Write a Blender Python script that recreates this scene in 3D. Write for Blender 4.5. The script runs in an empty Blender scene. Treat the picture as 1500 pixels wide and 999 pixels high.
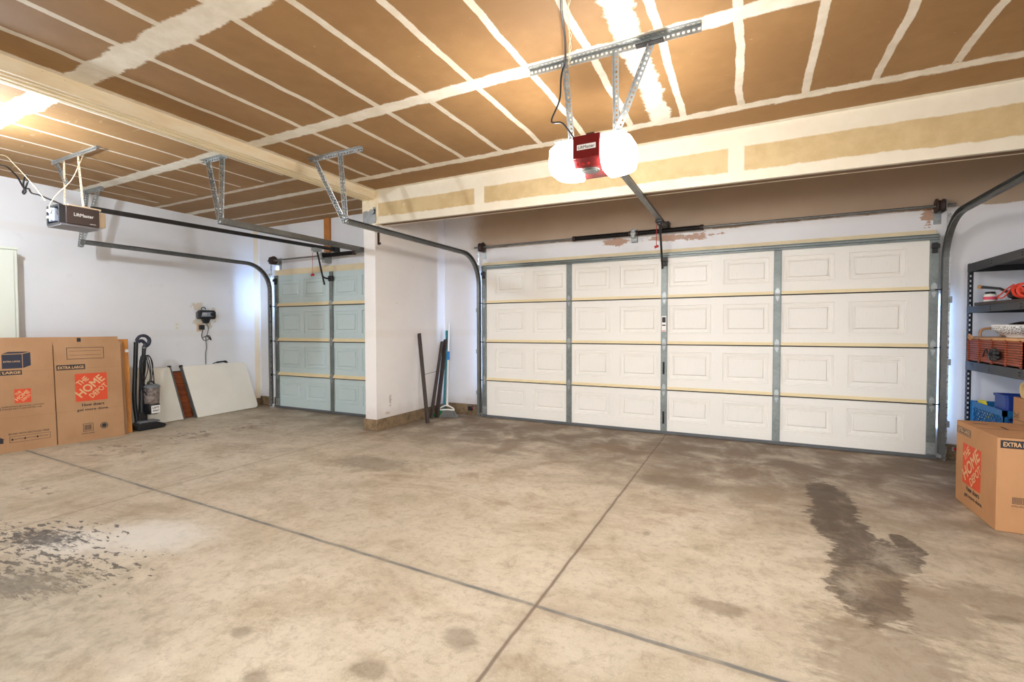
import bpy, bmesh, math, random
from mathutils import Vector, Matrix
random.seed(7)
SC = bpy.context.scene
COL = SC.collection
PI = math.pi
V = Vector

# ------------------------------------------------------------------ materials
def lin(c):
    def f(x):
        x /= 255.0
        return x / 12.92 if x <= 0.04045 else ((x + 0.055) / 1.055) ** 2.4
    return (f(c[0]), f(c[1]), f(c[2]), 1.0)

class N:
    """tiny helper that writes node expressions"""
    def __init__(s, name, rough=0.6, metal=0.0):
        s.m = bpy.data.materials.new(name); s.m.use_nodes = True
        s.t = s.m.node_tree; s.t.nodes.clear()
        s.out = s.n('ShaderNodeOutputMaterial'); s.b = s.n('ShaderNodeBsdfPrincipled')
        s.t.links.new(s.b.outputs[0], s.out.inputs[0])
        s.set('Roughness', rough); s.set('Metallic', metal)
    def n(s, k): return s.t.nodes.new(k)
    def put(s, sock, v):
        if isinstance(v, bpy.types.NodeSocket): s.t.links.new(v, sock)
        elif isinstance(v, (tuple, list)) and len(v) == 4 and sock.type == 'VECTOR': sock.default_value = v[:3]
        else: sock.default_value = v
    def set(s, k, v): s.put(s.b.inputs[k], v)
    def pos(s):
        return s.n('ShaderNodeNewGeometry').outputs['Position']
    def obj(s):
        return s.n('ShaderNodeTexCoord').outputs['Object']
    def sep(s, v):
        q = s.n('ShaderNodeSeparateXYZ'); s.put(q.inputs[0], v); return q.outputs
    def comb(s, x, y, z):
        q = s.n('ShaderNodeCombineXYZ')
        for i, v in enumerate((x, y, z)): s.put(q.inputs[i], v)
        return q.outputs[0]
    def f(s, op, a, b=0.0, c=0.0, clamp=False):
        q = s.n('ShaderNodeMath'); q.operation = op; q.use_clamp = clamp
        s.put(q.inputs[0], a); s.put(q.inputs[1], b); s.put(q.inputs[2], c); return q.outputs[0]
    def add(s, a, b): return s.f('ADD', a, b)
    def sub(s, a, b): return s.f('SUBTRACT', a, b)
    def mul(s, a, b): return s.f('MULTIPLY', a, b)
    def mx(s, *a):
        r = a[0]
        for b in a[1:]: r = s.f('MAXIMUM', r, b)
        return r
    def mn(s, *a):
        r = a[0]
        for b in a[1:]: r = s.f('MINIMUM', r, b)
        return r
    def ss(s, x, lo, hi, a=0.0, b=1.0):
        q = s.n('ShaderNodeMapRange'); q.interpolation_type = 'SMOOTHSTEP'
        s.put(q.inputs[0], x); s.put(q.inputs[1], lo); s.put(q.inputs[2], hi); s.put(q.inputs[3], a); s.put(q.inputs[4], b)
        return q.outputs[0]
    def noise(s, vec, scale, detail=4.0, rough=0.55, dist=0.0):
        q = s.n('ShaderNodeTexNoise'); s.put(q.inputs['Vector'], vec)
        s.put(q.inputs['Scale'], scale); s.put(q.inputs['Detail'], detail); s.put(q.inputs['Roughness'], rough); s.put(q.inputs['Distortion'], dist)
        return q.outputs[0]
    def scale(s, vec, k):
        q = s.n('ShaderNodeVectorMath'); q.operation = 'MULTIPLY'; s.put(q.inputs[0], vec); q.inputs[1].default_value = k; return q.outputs[0]
    def mix(s, fac, a, b, mode='MIX'):
        q = s.n('ShaderNodeMix'); q.data_type = 'RGBA'; q.blend_type = mode
        s.put(q.inputs[0], fac); s.put(q.inputs[6], a); s.put(q.inputs[7], b); return q.outputs[2]
    def band(s, x, c, hw, soft=0.006, jit=None):
        d = s.sub(x, c)
        if jit is not None: d = s.add(d, jit)
        return s.ss(s.f('ABSOLUTE', d), hw - soft, hw + soft, 1.0, 0.0)
    def blob(s, X, Y, x0, y0, a, b, rot=0.0):
        """1 at centre, 0 at the ellipse rim and beyond"""
        dx, dy = s.sub(X, x0), s.sub(Y, y0)
        if rot:
            c, n = math.cos(rot), math.sin(rot)
            dx, dy = s.add(s.mul(dx, c), s.mul(dy, n)), s.sub(s.mul(dy, c), s.mul(dx, n))
        r = s.f('SQRT', s.add(s.f('POWER', s.mul(dx, 1 / a), 2.0), s.f('POWER', s.mul(dy, 1 / b), 2.0)))
        return s.sub(1.0, r)
    def bump(s, h, strength=0.3, dist=0.01):
        q = s.n('ShaderNodeBump'); s.put(q.inputs['Height'], h); q.inputs['Strength'].default_value = strength; q.inputs['Distance'].default_value = dist
        s.t.links.new(q.outputs[0], s.b.inputs['Normal'])
    def color(s, c): s.set('Base Color', c); return s.m

def plain(name, c, rough=0.55, metal=0.0, var=0.08, scale=25.0, bump=0.0, spec=None):
    n = N(name, rough, metal); p = n.obj()
    a = lin(c); k = n.noise(p, scale, 3.0)
    d = tuple(max(0.0, x * (1 - var * 2)) for x in a[:3]) + (1.0,)
    l = tuple(min(1.0, x * (1 + var)) for x in a[:3]) + (1.0,)
    n.color(n.mix(k, d, l))
    if bump: n.bump(k, bump, 0.004)
    if spec is not None: n.set('Specular IOR Level', spec)
    return n.m

def galv(name, c, rough=0.42, metal=0.75):
    n = N(name, rough, metal); p = n.obj()
    a = n.noise(p, 38.0, 3.0, 0.6); b = n.noise(p, 5.0, 3.0)
    f = n.add(n.mul(a, 0.5), n.mul(b, 0.5))
    col = lin(c)
    n.color(n.mix(n.ss(f, 0.35, 0.65), tuple(x * 0.8 for x in col[:3]) + (1,), tuple(min(1, x * 1.15) for x in col[:3]) + (1,)))
    n.set('Roughness', n.ss(a, 0.3, 0.7, rough - 0.08, rough + 0.12))
    return n.m

M = {}
M['galv'] = galv('galvanized_steel', (168, 172, 172))
M['galv_dark'] = galv('dull_track_steel', (120, 121, 119), 0.4, 0.55)
M['zinc'] = galv('bright_zinc', (205, 208, 210), 0.3, 0.8)
M['stile'] = galv('stile_steel', (128, 134, 132), 0.42, 0.5)
M['rust'] = plain('dark_cast_iron', (66, 50, 46), 0.6, 0.3, 0.15)
M['black_metal'] = plain('black_enamel', (34, 32, 32), 0.4, 0.2, 0.1)
M['spring'] = plain('oiled_spring_steel', (30, 27, 27), 0.4, 0.5, 0.1)
M['black_plastic'] = plain('black_plastic', (30, 30, 33), 0.35, 0.0, 0.1)
M['grey_plastic'] = plain('grey_plastic', (112, 114, 118), 0.4)
M['dark_blue_plastic'] = plain('navy_plastic', (44, 46, 62), 0.35)
M['white_plastic'] = plain('white_plastic', (236, 234, 228), 0.4, 0, 0.02)
M['beige_plastic'] = plain('beige_plastic', (214, 190, 160), 0.45, 0, 0.03)
M['ivory_wire'] = plain('ivory_wire', (226, 212, 172), 0.5)
M['red_plastic'] = plain('red_plastic', (176, 30, 26), 0.4)
M['orange_plastic'] = plain('red_orange_plastic', (226, 64, 34), 0.4)
M['brown_housing'] = plain('dark_brown_housing', (62, 46, 40), 0.4, 0.0, 0.05)
M['housing_grey'] = plain('grey_housing_base', (120, 118, 122), 0.45)
M['red_housing'] = plain('maroon_housing', (96, 22, 24), 0.3, 0.1, 0.05, 8); M['red_plate'] = plain('glossy_maroon_plate', (128, 34, 36), 0.22, 0.6, 0.04, 8)
M['shelf'] = plain('charcoal_shelf_enamel', (42, 42, 46), 0.42, 0.3, 0.08)
M['white_label'] = plain('white_print', (238, 236, 232), 0.5, 0, 0.02)
M['ink'] = plain('black_print', (38, 34, 36), 0.6, 0, 0.05)
M['navy_ink'] = plain('navy_print', (38, 40, 58), 0.6, 0, 0.05)
M['orange_ink'] = plain('orange_print', (216, 74, 34), 0.6, 0, 0.04)
M['kraft_print'] = plain('kraft_lettering', (214, 172, 126), 0.7, 0, 0.04)
M['wood_stud'] = plain('raw_stud_wood', (196, 126, 60), 0.7, 0, 0.2, 9)
M['cream'] = plain('cream_edge_rail', (238, 220, 178), 0.45, 0, 0.05, 6)
M['trim_wood'] = plain('cream_trim_wood', (236, 218, 180), 0.55, 0, 0.08, 7)
M['vinyl'] = plain('grey_vinyl_seal', (92, 94, 96), 0.6); M['shade_and_ring'] = plain('dark_joint_shade_and_ring', (52, 46, 40), 0.8); M['grille'] = plain('speaker_mesh', (74, 76, 72), 0.85, 0, .15, 300)  # dark joint tone paints the shadow line under door ledges, also the speaker ring
M['teal'] = plain('teal_plastic', (22, 122, 132), 0.4)
M['blue'] = plain('bright_blue_plastic', (38, 128, 206), 0.4)
M['crate_blue'] = plain('crate_blue_plastic', (24, 104, 168), 0.45)
M['bin_blue'] = plain('deep_blue_bin', (20, 56, 140), 0.4)
M['yellow'] = plain('yellow_plastic', (240, 222, 50), 0.45)
M['cloth_white'] = plain('white_plastic_bag', (228, 228, 232), 0.5, 0, 0.05)
M['dark_board'] = plain('dark_brown_board', (70, 60, 56), 0.55, 0, 0.12)
M['bristle_grey'] = plain('grey_bristles', (142, 142, 140), 0.8, 0, 0.3, 120)
M['bristle_green'] = plain('green_bristles', (38, 150, 70), 0.7, 0, 0.3, 120)
M['table_top'] = plain('scuffed_white_tabletop', (247, 242, 230), 0.45, 0, 0.05, 3)
M['rattan'] = plain('rattan_handle', (206, 156, 108), 0.6, 0, 0.15)
M['tape_roll'] = plain('masking_tape', (224, 196, 140), 0.6)
M['chrome'] = plain('chrome', (220, 220, 222), 0.15, 0.9, 0.02)
M['red_wood'] = None
M['device_face'] = plain('silver_panel', (150, 156, 170), 0.35, 0.2)
M['cabinet'] = plain('cream_cabinet_paint', (226, 230, 218), 0.45, 0, 0.02, 2)
M['pink'] = plain('pink_print', (214, 70, 100), 0.5)

def mat_emit(name, c, s):
    n = N(name); n.set('Base Color', lin((250, 250, 250))); n.set('Emission Color', c); n.set('Emission Strength', s); return n.m

def mat_floor():
    n = N('stained_concrete'); p = n.pos(); X, Y, Z = n.sep(p)
    big = n.noise(p, 0.55, 4.0, 0.6); mid = n.noise(p, 2.3, 6.0, 0.65, 0.4); fine = n.noise(p, 26.0, 6.0, 0.7); grit = n.noise(p, 120.0, 3.0, 0.7)
    streak = n.noise(n.scale(p, (0.9, 5.0, 1.0)), 1.6, 6.0, 0.65, 0.3)
    c = n.mix(n.ss(big, 0.32, 0.68), lin((190, 176, 154)), lin((208, 194, 172)))
    c = n.mix(n.ss(mid, 0.42, 0.72, 0.0, 0.62), c, lin((160, 142, 114)))
    c = n.mix(n.ss(streak, 0.54, 0.8, 0.0, 0.3), c, lin((152, 132, 108))); mott = n.noise(p, 9.0, 6.0, .75, .5); c = n.mix(n.ss(mott, .46, .70, 0, .55), c, lin((148, 130, 106)))
    c = n.mix(n.ss(fine, 0.48, 0.72, 0.0, 0.45), c, lin((140, 124, 102)))
    c = n.mix(n.ss(grit, 0.52, 0.75, 0.0, 0.4), c, lin((232, 222, 204)))
    # mottled brown strip in front of the doors, stronger to the right
    door_brown = n.mul(n.ss(n.add(Y, n.mul(X, .15)), 2.9, 4.9), n.ss(mid, 0.22, 0.58))
    c = n.mix(n.mul(door_brown, 0.85), c, lin((112, 94, 78)))
    brown = n.mul(n.ss(n.noise(n.scale(p, (1.0, 1.8, 1)), 1.1, 5.0, .7, .6), .5, .68), n.ss(Y, .2, 3.4, .45, 1.0)); c = n.mix(n.mul(brown, .5), c, lin((142, 116, 88)))
    jag = n.sub(n.noise(n.scale(p, (1.0, 1.6, 1)), 7.0, 6.0, 0.72), 0.5)
    jag2 = n.sub(n.noise(n.scale(p, (0.5, 2.4, 1)), 16.0, 4.0, 0.7), 0.5)
    # long spill in the right bay
    sp = None
    for x0, y0, a, b, r in ((0.57, 4.20, .17, .55, .05), (0.55, 3.62, .2, .5, .1), (0.60, 3.12, .21, .5, -.25), (0.53, 2.76, .19, .34, 0), (0.80, 3.32, .10, .14, .2), (0.86, 3.48, .075, .2, .15), (0.74, 3.16, .1, .16, -.6)):
        q = n.blob(X, Y, x0, y0, a, b, r); sp = q if sp is None else n.mx(sp, q)
    spill = n.ss(n.add(n.add(sp, n.mul(jag, 1.15)), n.mul(jag2, 0.6)), 0.12, 0.26)
    c = n.mix(n.mul(spill, n.ss(n.add(n.mul(n.noise(p, 4.5, 6.0, .75, .4), 1.0), n.mul(n.ss(Y, 2.8, 3.9), .14)), .36, .66, .42, .95)), c, lin((86, 72, 58)))
    # fainter grime trailing from the spill towards the camera
    tr = n.mx(n.blob(X, Y, .5, 2.2, .42, .62), n.blob(X, Y, .75, 2.75, .35, .5), n.blob(X, Y, 1.05, 2.95, .35, .25), n.blob(X, Y, -.1, 2.33, .18, .1))
    trail = n.ss(n.add(n.add(tr, n.mul(jag, 1.5)), n.mul(jag2, .8)), 0.15, 0.6)
    c = n.mix(n.mul(trail, 0.5), c, lin((112, 92, 70)))
    # oil spatter in the left bay
    oil_area = n.mx(n.blob(X, Y, -3.35, 1.1, .85, .45, .35), n.mul(n.blob(X, Y, -3.9, 1.25, .8, .42, .3), 1.0))
    spots = n.noise(n.scale(p, (4.6, 12.0, 1)), 2.4, 4.0, 0.65, 0.2)
    oil = n.ss(n.add(n.sub(spots, 0.62), n.mul(n.ss(oil_area, 0.0, 0.8), 0.16)), 0.03, 0.09)
    oil = n.mul(oil, n.ss(oil_area, 0.0, 0.25))
    core = n.mx(n.blob(X, Y, -3.25, .98, .38, .16, .35), n.blob(X, Y, -3.85, 1.28, .34, .14, .2))
    oil = n.mx(oil, n.mul(n.ss(n.add(core, n.mul(jag2, 3.2)), 0.05, 0.75), 0.85))
    white = n.ss(n.add(n.mx(n.blob(X, Y, -3.3, 1.6, .62, .36, .2), n.blob(X, Y, -3.6, 1.35, .5, .3, .2)), n.mul(jag, 0.9)), 0.1, 0.75)
    c = n.mix(n.mul(white, 0.6), c, lin((226, 222, 214)))
    c = n.mix(n.mul(oil, 0.9), c, lin((62, 55, 52)))
    # drips beside the cardboard and other small stains
    drips_area = n.mx(n.blob(X, Y, -5.95, 2.6, .5, .3), n.blob(X, Y, -6.0, 3.3, .45, .5), n.blob(X, Y, -5.9, 4.1, .3, .5), n.blob(X, Y, -5.0, 1.65, .3, .12))
    sp2 = n.noise(n.scale(p, (4.0, 7.0, 1)), 2.2, 4.0, 0.6)
    dr = n.mul(n.ss(sp2, 0.55, 0.64), n.ss(drips_area, 0.0, 0.4))
    c = n.mix(n.mul(dr, 0.75), c, lin((92, 76, 64)))
    s2 = n.mx(n.blob(X, Y, -1.26, 1.32, .12, .07), n.blob(X, Y, -1.05, 1.62, .12, .1), n.blob(X, Y, -.55, 2.98, .035, .05), n.blob(X, Y, 1.02, 2.78, .11, .05, .4), n.blob(X, Y, .5, 2.63, .13, .06), n.blob(X, Y, -1.9, 1.25, .07, .05), n.blob(X, Y, -1.6, 1.1, .08, .06), n.blob(X, Y, -2.2, 4.3, .3, .12), n.blob(X, Y, -.55, 4.1, .45, .25), n.blob(X, Y, -3.2, 3.4, .6, .3))
    sm = n.ss(n.add(s2, n.mul(jag, 1.0)), 0.1, 0.6)
    c = n.mix(n.mul(sm, 0.45), c, lin((98, 80, 62)))
    left_shade = n.ss(n.add(n.blob(X, Y, -3.1, .7, 1.3, .75, .3), n.mul(jag, .8)), 0.0, .6)  # near-left floor painted darker to offset excess light there
    c = n.mix(n.mul(left_shade, n.ss(mott, .35, .65, .35, .7)), c, lin((144, 132, 110)))
    # saw cut joints
    wob = n.mul(n.sub(n.noise(p, 5.0, 3.0), 0.5), 0.014)
    jx = n.band(n.add(Y, n.mul(X, 0.0307)), 1.943, 0.011, 0.006, wob)
    jy = n.band(X, -0.863, 0.008, 0.005, wob)
    j3 = n.mul(n.band(Y, 4.56, 0.009, 0.006, wob), n.mul(n.ss(X, -3.3, -3.0), 0.55))
    j4 = n.mul(n.band(X, -4.22, 0.012, 0.008, wob), 0.6)
    halo = n.mx(n.band(n.add(Y, n.mul(X, 0.0307)), 1.943, 0.03, 0.03, wob), n.band(X, -0.863, 0.03, 0.03, wob))
    c = n.mix(n.mul(halo, 0.25), c, lin((150, 136, 116)))
    c = n.mix(n.mul(n.mx(j3, j4), 0.7), c, lin((128, 104, 80)))
    c = n.mix(n.mul(jx, n.ss(n.noise(p, 4.0, 4.0, .7), .3, .65, .45, .95)), c, lin((108, 106, 102)))
    c = n.mix(n.mul(jy, 0.85), c, lin((112, 92, 76)))
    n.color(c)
    n.set('Roughness', n.ss(mid, 0.3, 0.7, 0.5, 0.72))
    n.bump(n.sub(n.add(n.mul(fine, 0.5), n.mul(grit, 0.3)), n.mul(n.mx(jx, jy), 1.5)), 0.25, 0.006)
    return n.m

PAPER_A, PAPER_B, MUD = (146, 109, 66), (160, 122, 77), (228, 214, 188)
def mat_ceiling():
    n = N('taped_drywall_ceiling', 0.75); p = n.pos(); X, Y, Z = n.sep(p)
    big = n.noise(p, 1.1, 4.0); fine = n.noise(p, 9.0, 5.0, 0.6)
    e1 = n.mul(n.sub(n.noise(p, 5.0, 5.0, 0.7), 0.5), 0.16); e2 = n.mul(n.sub(n.noise(p, 22.0, 4.0, 0.7), 0.5), 0.05)
    edge = n.add(e1, e2)
    warp = n.mul(n.sub(n.noise(n.scale(p, (.6, 1.0, 1)), 2.3, 2.0), 0.5), 0.05)
    c = n.mix(n.ss(n.add(n.mul(big, .7), n.mul(fine, .3)), 0.36, 0.64), lin(PAPER_A), lin(PAPER_B))
    # joist lines of mud, sixteen inches apart
    m1 = n.sub(n.f('MODULO', n.add(n.add(X, warp), 20.0 + 3.6 + 0.2065), 0.413), 0.2065)
    j_main = n.mul(n.ss(n.f('ABSOLUTE', n.add(m1, n.mul(e2, .25))), 0.021, 0.028, 1, 0), n.mul(n.ss(X, -4.0, -3.95), n.ss(n.add(Y, n.mul(e1, 3.0)), 4.02, 4.05, 1, 0)))
    m2 = n.sub(n.f('MODULO', n.add(n.add(X, n.mul(warp, .5)), 20.0 + 6.9 + 0.2065), 0.413), 0.2065)
    stag = n.mul(n.sub(n.noise(n.comb(n.f('FLOOR', n.mul(n.add(X, 20.0 + 6.9 + .2065), 1 / .413)), 0.0, 0.0), 3.7, 0.0), 0.5), 0.5)
    j_left = n.mul(n.ss(n.f('ABSOLUTE', n.add(m2, n.mul(e2, .2))), 0.012, 0.02, 1, 0), n.mul(n.ss(X, -4.3, -4.25, 1, 0), n.ss(n.add(Y, stag), 3.6, 3.63, 1, 0)))
    j = n.mul(n.mx(j_main, j_left), 0.85)
    # board joints
    left = n.ss(X, -4.3, -4.25, 1, 0); main = n.sub(1.0, left)
    t = n.band(Y, 1.60, 0.082, 0.010, n.mul(edge, .6))
    t = n.mx(t, n.band(Y, 2.865, 0.064, 0.009, n.mul(edge, .4)))
    t = n.mx(t, n.mul(main, n.band(Y, 4.07, 0.05, 0.012, n.mul(edge, .6))))
    t = n.mx(t, n.mul(left, n.band(Y, 4.14, 0.05, 0.01, n.mul(edge, .4))))
    thin = n.mx(n.band(Y, 3.72, 0.03, 0.008, n.mul(edge, .3)), n.band(Y, 4.65, 0.03, 0.008, n.mul(edge, .3)), n.band(Y, 5.05, 0.025, 0.008, n.mul(edge, .3)))
    t = n.mx(t, n.mul(left, n.mul(thin, .75)))
    # ragged butt joint beside the opener
    bj = n.mul(n.band(X, -0.635, 0.075, 0.012, n.mul(edge, 1.0)), n.mul(n.ss(Y, 4.05, 4.1, 1, 0), n.ss(Y, 1.7, 1.75)))
    t = n.mx(t, n.mul(bj, .95))
    # corners: tape folded on to the ceiling along beam and walls
    cor = n.mx(n.band(Y, 4.5, 0.055, 0.008, n.mul(edge, .15)), n.mul(n.band(X, -4.12, 0.05, 0.01, n.mul(edge, .3)), .8))
    t = n.mx(t, n.mul(cor, n.ss(X, -4.17, -4.15)))
    # stray trowel smears on the left bay boards
    smear = n.mul(n.ss(n.noise(n.scale(p, (1.0, 4.0, 1)), 4.5, 5.0, 0.7), 0.62, 0.72), n.mul(left, n.ss(Y, 2.6, 2.3)))
    spots = n.mul(n.ss(n.noise(p, 30.0, 2.0), 0.74, 0.78), 0.5)
    c = n.mix(n.mul(smear, .4), c, lin(MUD))
    c = n.mix(n.mul(spots, .5), c, lin(MUD))
    mud = n.mix(n.ss(fine, 0.35, 0.65), lin((226, 216, 196)), lin((238, 230, 214)))
    c = n.mix(j, c, mud)
    c = n.mix(n.mul(t, n.ss(big, 0.2, 0.6, 0.92, 1.0)), c, mud)
    n.color(c); n.bump(n.add(n.mul(t, .6), n.add(n.mul(j, .5), n.mul(fine, .3))), 0.25, 0.01)
    return n.m

def mat_header():
    n = N('taped_drywall_header', 0.7); p = n.pos(); X, Y, Z = n.sep(p)
    big = n.noise(p, 1.4, 4.0); fine = n.noise(p, 11.0, 5.0, .6)
    e = n.add(n.mul(n.sub(n.noise(p, 3.0, 5.0, .7), .5), .035), n.mul(n.sub(n.noise(p, 25.0, 4.0), .5), .012))
    c = n.mix(n.ss(n.add(n.mul(big, .5), n.mul(fine, .5)), .38, .62), lin((200, 174, 128)), lin((212, 188, 142)))
    t = n.ss(n.add(Z, e), 2.815, 2.83)
    t = n.mx(t, n.ss(n.add(n.add(Z, n.mul(X, .0103)), e), 2.648, 2.632, 1, 0) if False else n.ss(n.add(n.add(Z, n.mul(X, .0103)), n.mul(e, 1.6)), 2.612, 2.626, 1.0, 0.0))
    t = n.mx(t, n.band(X, -2.64, .062, .006, n.mul(e, .6)), n.band(X, -0.098, .062, .006, n.mul(e, .6)), n.band(X, 2.33, .06, .006, n.mul(e, .6)))
    t = n.mx(t, n.mul(n.ss(n.noise(p, 6.0, 4.0), .62, .68), n.mul(n.ss(X, -3.2, -3.5), .6)))
    c = n.mix(n.mul(t, .95), c, n.mix(fine, lin((228, 217, 194)), lin((241, 233, 216))))
    # raw underside between two paper edges
    under = n.mul(n.ss(Z, 2.54, 2.56, 1, 0), 0.0)
    n.color(c); n.bump(n.add(t, n.mul(fine, .4)), .2, .008)
    return n.m

def mat_beam():
    n = N('primed_beam', .6); p = n.pos()
    f = n.noise(n.scale(p, (1, .25, 1)), 14.0, 5.0); g = n.noise(p, 1.5, 3.0); d = n.noise(p, 45.0, 1.0)
    c = n.mix(n.ss(f, .35, .7), lin((240, 226, 196)), lin((230, 210, 172)))
    c = n.mix(n.mul(n.ss(d, .78, .8), .7), c, lin((120, 90, 60)))
    n.color(c); return n.m

def mat_wall(name, base, tan_above=None, tan=(186, 163, 140)):
    n = N(name, .5); p = n.pos(); X, Y, Z = n.sep(p)
    big = n.noise(p, .9, 4.0); mid = n.noise(p, 5.0, 5.0, .6); sc = n.noise(p, 60.0, 2.0)
    c = n.mix(n.ss(big, .3, .7), lin(tuple(x - 8 for x in base)), lin(base))
    c = n.mix(n.ss(mid, .62, .8, 0, .18), c, lin((170, 160, 150)))
    # paler tape lines under thin paint
    seam = n.mx(n.band(Z, 1.22, .05, .03), n.band(Z, 2.44, .05, .03))
    c = n.mix(n.mul(seam, .12), c, lin((214, 196, 176)))
    c = n.mix(n.mul(n.ss(sc, .80, .82), .6), c, lin((110, 92, 80)))
    # dirt above the kerb
    c = n.mix(n.mul(n.ss(n.add(Z, n.mul(mid, .35)), .3, .52, 1, 0), .28), c, lin((164, 146, 124)))
    if tan_above is not None:
        e = n.add(n.mul(n.sub(n.noise(p, 2.2, 5.0, .7), .5), .10), n.mul(n.sub(n.noise(p, 18.0, 3.0), .5), .02))
        t = n.mul(n.ss(n.add(Z, e), tan_above, tan_above + .012), n.ss(n.add(X, n.mul(e, 3.0)), -3.75, -3.45))
        tc = n.mix(n.ss(big, .3, .7), lin(tuple(x - 10 for x in tan)), lin(tan))  # tan drywall, toned darker to carry part of the header shadow
        c = n.mix(t, c, tc)
        # torn paper under the torsion springs
        tp = n.mx(n.blob(X, Z, -1.5, 2.37, .17, .05), n.blob(X, Z, -.75, 2.375, .45, .045), n.blob(X, Z, 1.58, 2.36, .07, .1))
        torn = n.ss(n.add(n.mul(tp, .8), n.mul(n.sub(n.noise(n.scale(p, (1, 1, 2.2)), 5.0, 5.0, .75), .5), 3.2)), .12, .2); torn = n.mul(torn, n.ss(tp, -.6, -.3))
        c = n.mix(n.mul(torn, .8), c, lin((170, 118, 74)))
    if name == 'white_wall_paint':
        lw = n.ss(X, -7.3, -7.25, 1, 0)
        c = n.mix(n.mul(lw, n.mul(n.band(Y, 5.20, .045, .01, n.mul(n.sub(mid, .5), .05)), .8)), c, lin((236, 216, 180)))
        ha = n.mx(n.blob(Y, Z, 4.24, 1.63, .10, .07), n.blob(Y, Z, 4.46, 1.50, .09, .13), n.blob(Y, Z, 4.26, 1.40, .09, .07), n.blob(Y, Z, 4.40, 1.36, .06, .09))
        jg = n.mul(n.sub(n.noise(p, 22.0, 5.0, .7), .5), 2.4)
        c = n.mix(n.mul(n.mul(lw, n.ss(n.add(ha, jg), .1, .3)), .65), c, lin((206, 186, 150)))
    if name == 'divider_wall_paint':
        st = n.mx(n.blob(Y, Z, 4.75, .36, .03, .10), n.blob(Y, Z, 4.90, 1.62, .02, .01), n.blob(Y, Z, 4.7, .20, .06, .03))
        c = n.mix(n.mul(n.ss(n.add(st, n.mul(n.sub(n.noise(p, 40.0, 5.0, .75), .5), 3.0)), .2, .5), .55), c, lin((168, 140, 96)))
    n.color(c); n.set('Roughness', n.ss(mid, .3, .7, .35, .6)); n.bump(mid, .08, .004)
    return n.m

def mat_kerb():
    n = N('raw_concrete_kerb', .8); p = n.pos(); f = n.noise(p, 14.0, 6.0, .7); g = n.noise(p, 80.0, 2.0)
    c = n.mix(n.ss(f, .35, .7), lin((142, 118, 88)), lin((98, 80, 60)))
    c = n.mix(n.ss(g, .6, .75, 0, .6), c, lin((176, 158, 126)))
    n.color(c); n.bump(f, .5, .01); return n.m

def mat_panel(name, c0, c1):
    n = N(name, .38); p = n.obj(); a = n.noise(p, 1.2, 3.0); b = n.noise(n.scale(p, (1, 1, .12)), 90.0, 4.0, .6); d = n.noise(p, 40.0, 2.0)
    c = n.mix(a, lin(c0), lin(c1))
    c = n.mix(n.ss(b, .55, .75, 0, .1), c, lin((150, 145, 135)))
    c = n.mix(n.mul(n.ss(d, .79, .81), .6), c, lin((120, 110, 100)))
    n.color(c); n.bump(n.noise(n.scale(p, (.2, 1, 1)), 150.0, 3.0), .06, .002); return n.m

def mat_card(name, c=(196, 150, 106)):
    n = N(name, .7); p = n.obj(); a = n.noise(p, 2.2, 3.0); b = n.noise(n.scale(p, (1, 1, .06)), 110.0, 3.0)
    k = n.mix(n.ss(a, .3, .7), lin(c), lin(tuple(x - 12 for x in c)))
    k = n.mix(n.ss(b, .5, .75, 0, .14), k, lin((150, 106, 68)))
    n.color(k); return n.m

def mat_wood(name, a, b, sc=(1, 1, .15), s=14.0):
    n = N(name, .55); p = n.obj(); f = n.noise(n.scale(p, sc), s, 6.0, .65, 1.2)
    n.color(n.mix(n.ss(f, .35, .65), lin(a), lin(b))); return n.m

def mat_basket():
    n = N('red_brown_wicker', .55); p = n.obj(); X, Y, Z = n.sep(p)
    w = n.f('SINE', n.mul(Z, 330.0)); v = n.noise(n.scale(p, (1, .15, 1)), 60.0, 3.0)
    f = n.add(n.mul(w, .3), v)
    n.color(n.mix(n.ss(f, .2, .8), lin((96, 40, 28)), lin((170, 84, 52)))); n.bump(w, .6, .004); return n.m

def mat_bowl():
    n = N('patterned_white_china', .25); p = n.obj()
    q = n.n('ShaderNodeTexVoronoi'); q.feature = 'DISTANCE_TO_EDGE'; n.put(q.inputs['Vector'], p); q.inputs['Scale'].default_value = 60.0
    X, Y, Z = n.sep(p)
    k = n.mul(n.ss(q.outputs['Distance'], .08, .16), n.mul(n.ss(Z, .022, .03), n.ss(Z, .098, .09)))
    n.color(n.mix(n.mul(k, .75), lin((232, 230, 226)), lin((92, 96, 112)))); return n.m

def mat_dustcup():
    n = N('dusty_clear_cup', .2); p = n.obj(); f = n.noise(p, 14.0, 4.0, .6)
    n.color(n.mix(n.ss(f, .35, .65), lin((98, 84, 78)), lin((152, 140, 134)))); return n.m

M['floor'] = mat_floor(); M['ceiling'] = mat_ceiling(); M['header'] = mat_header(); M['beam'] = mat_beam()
M['wall_front'] = mat_wall('front_wall_paint', (238, 236, 238), 2.44)
M['wall'] = mat_wall('white_wall_paint', (238, 238, 241))
M['wall_div'] = mat_wall('divider_wall_paint', (243, 238, 234))
M['kerb'] = mat_kerb()
M['panel'] = mat_panel('cream_door_paint', (234, 229, 220), (240, 236, 229))
M['panel_blue'] = mat_panel('blue_grey_door_tone', (196, 212, 212), (204, 218, 218))  # cooler blue grey tone for the single door panels
M['card'] = mat_card('cardboard', (182, 140, 102)); M['card2'] = mat_card('darker_cardboard', (170, 124, 84)); M['card3'] = mat_card('moving_box_cardboard', (186, 136, 92))
M['plywood'] = mat_wood('orange_plywood', (206, 136, 58), (176, 106, 40))
M['red_wood'] = mat_wood('red_brown_veneer', (150, 78, 34), (112, 52, 24), (1, .12, 1), 22.0)
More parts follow.
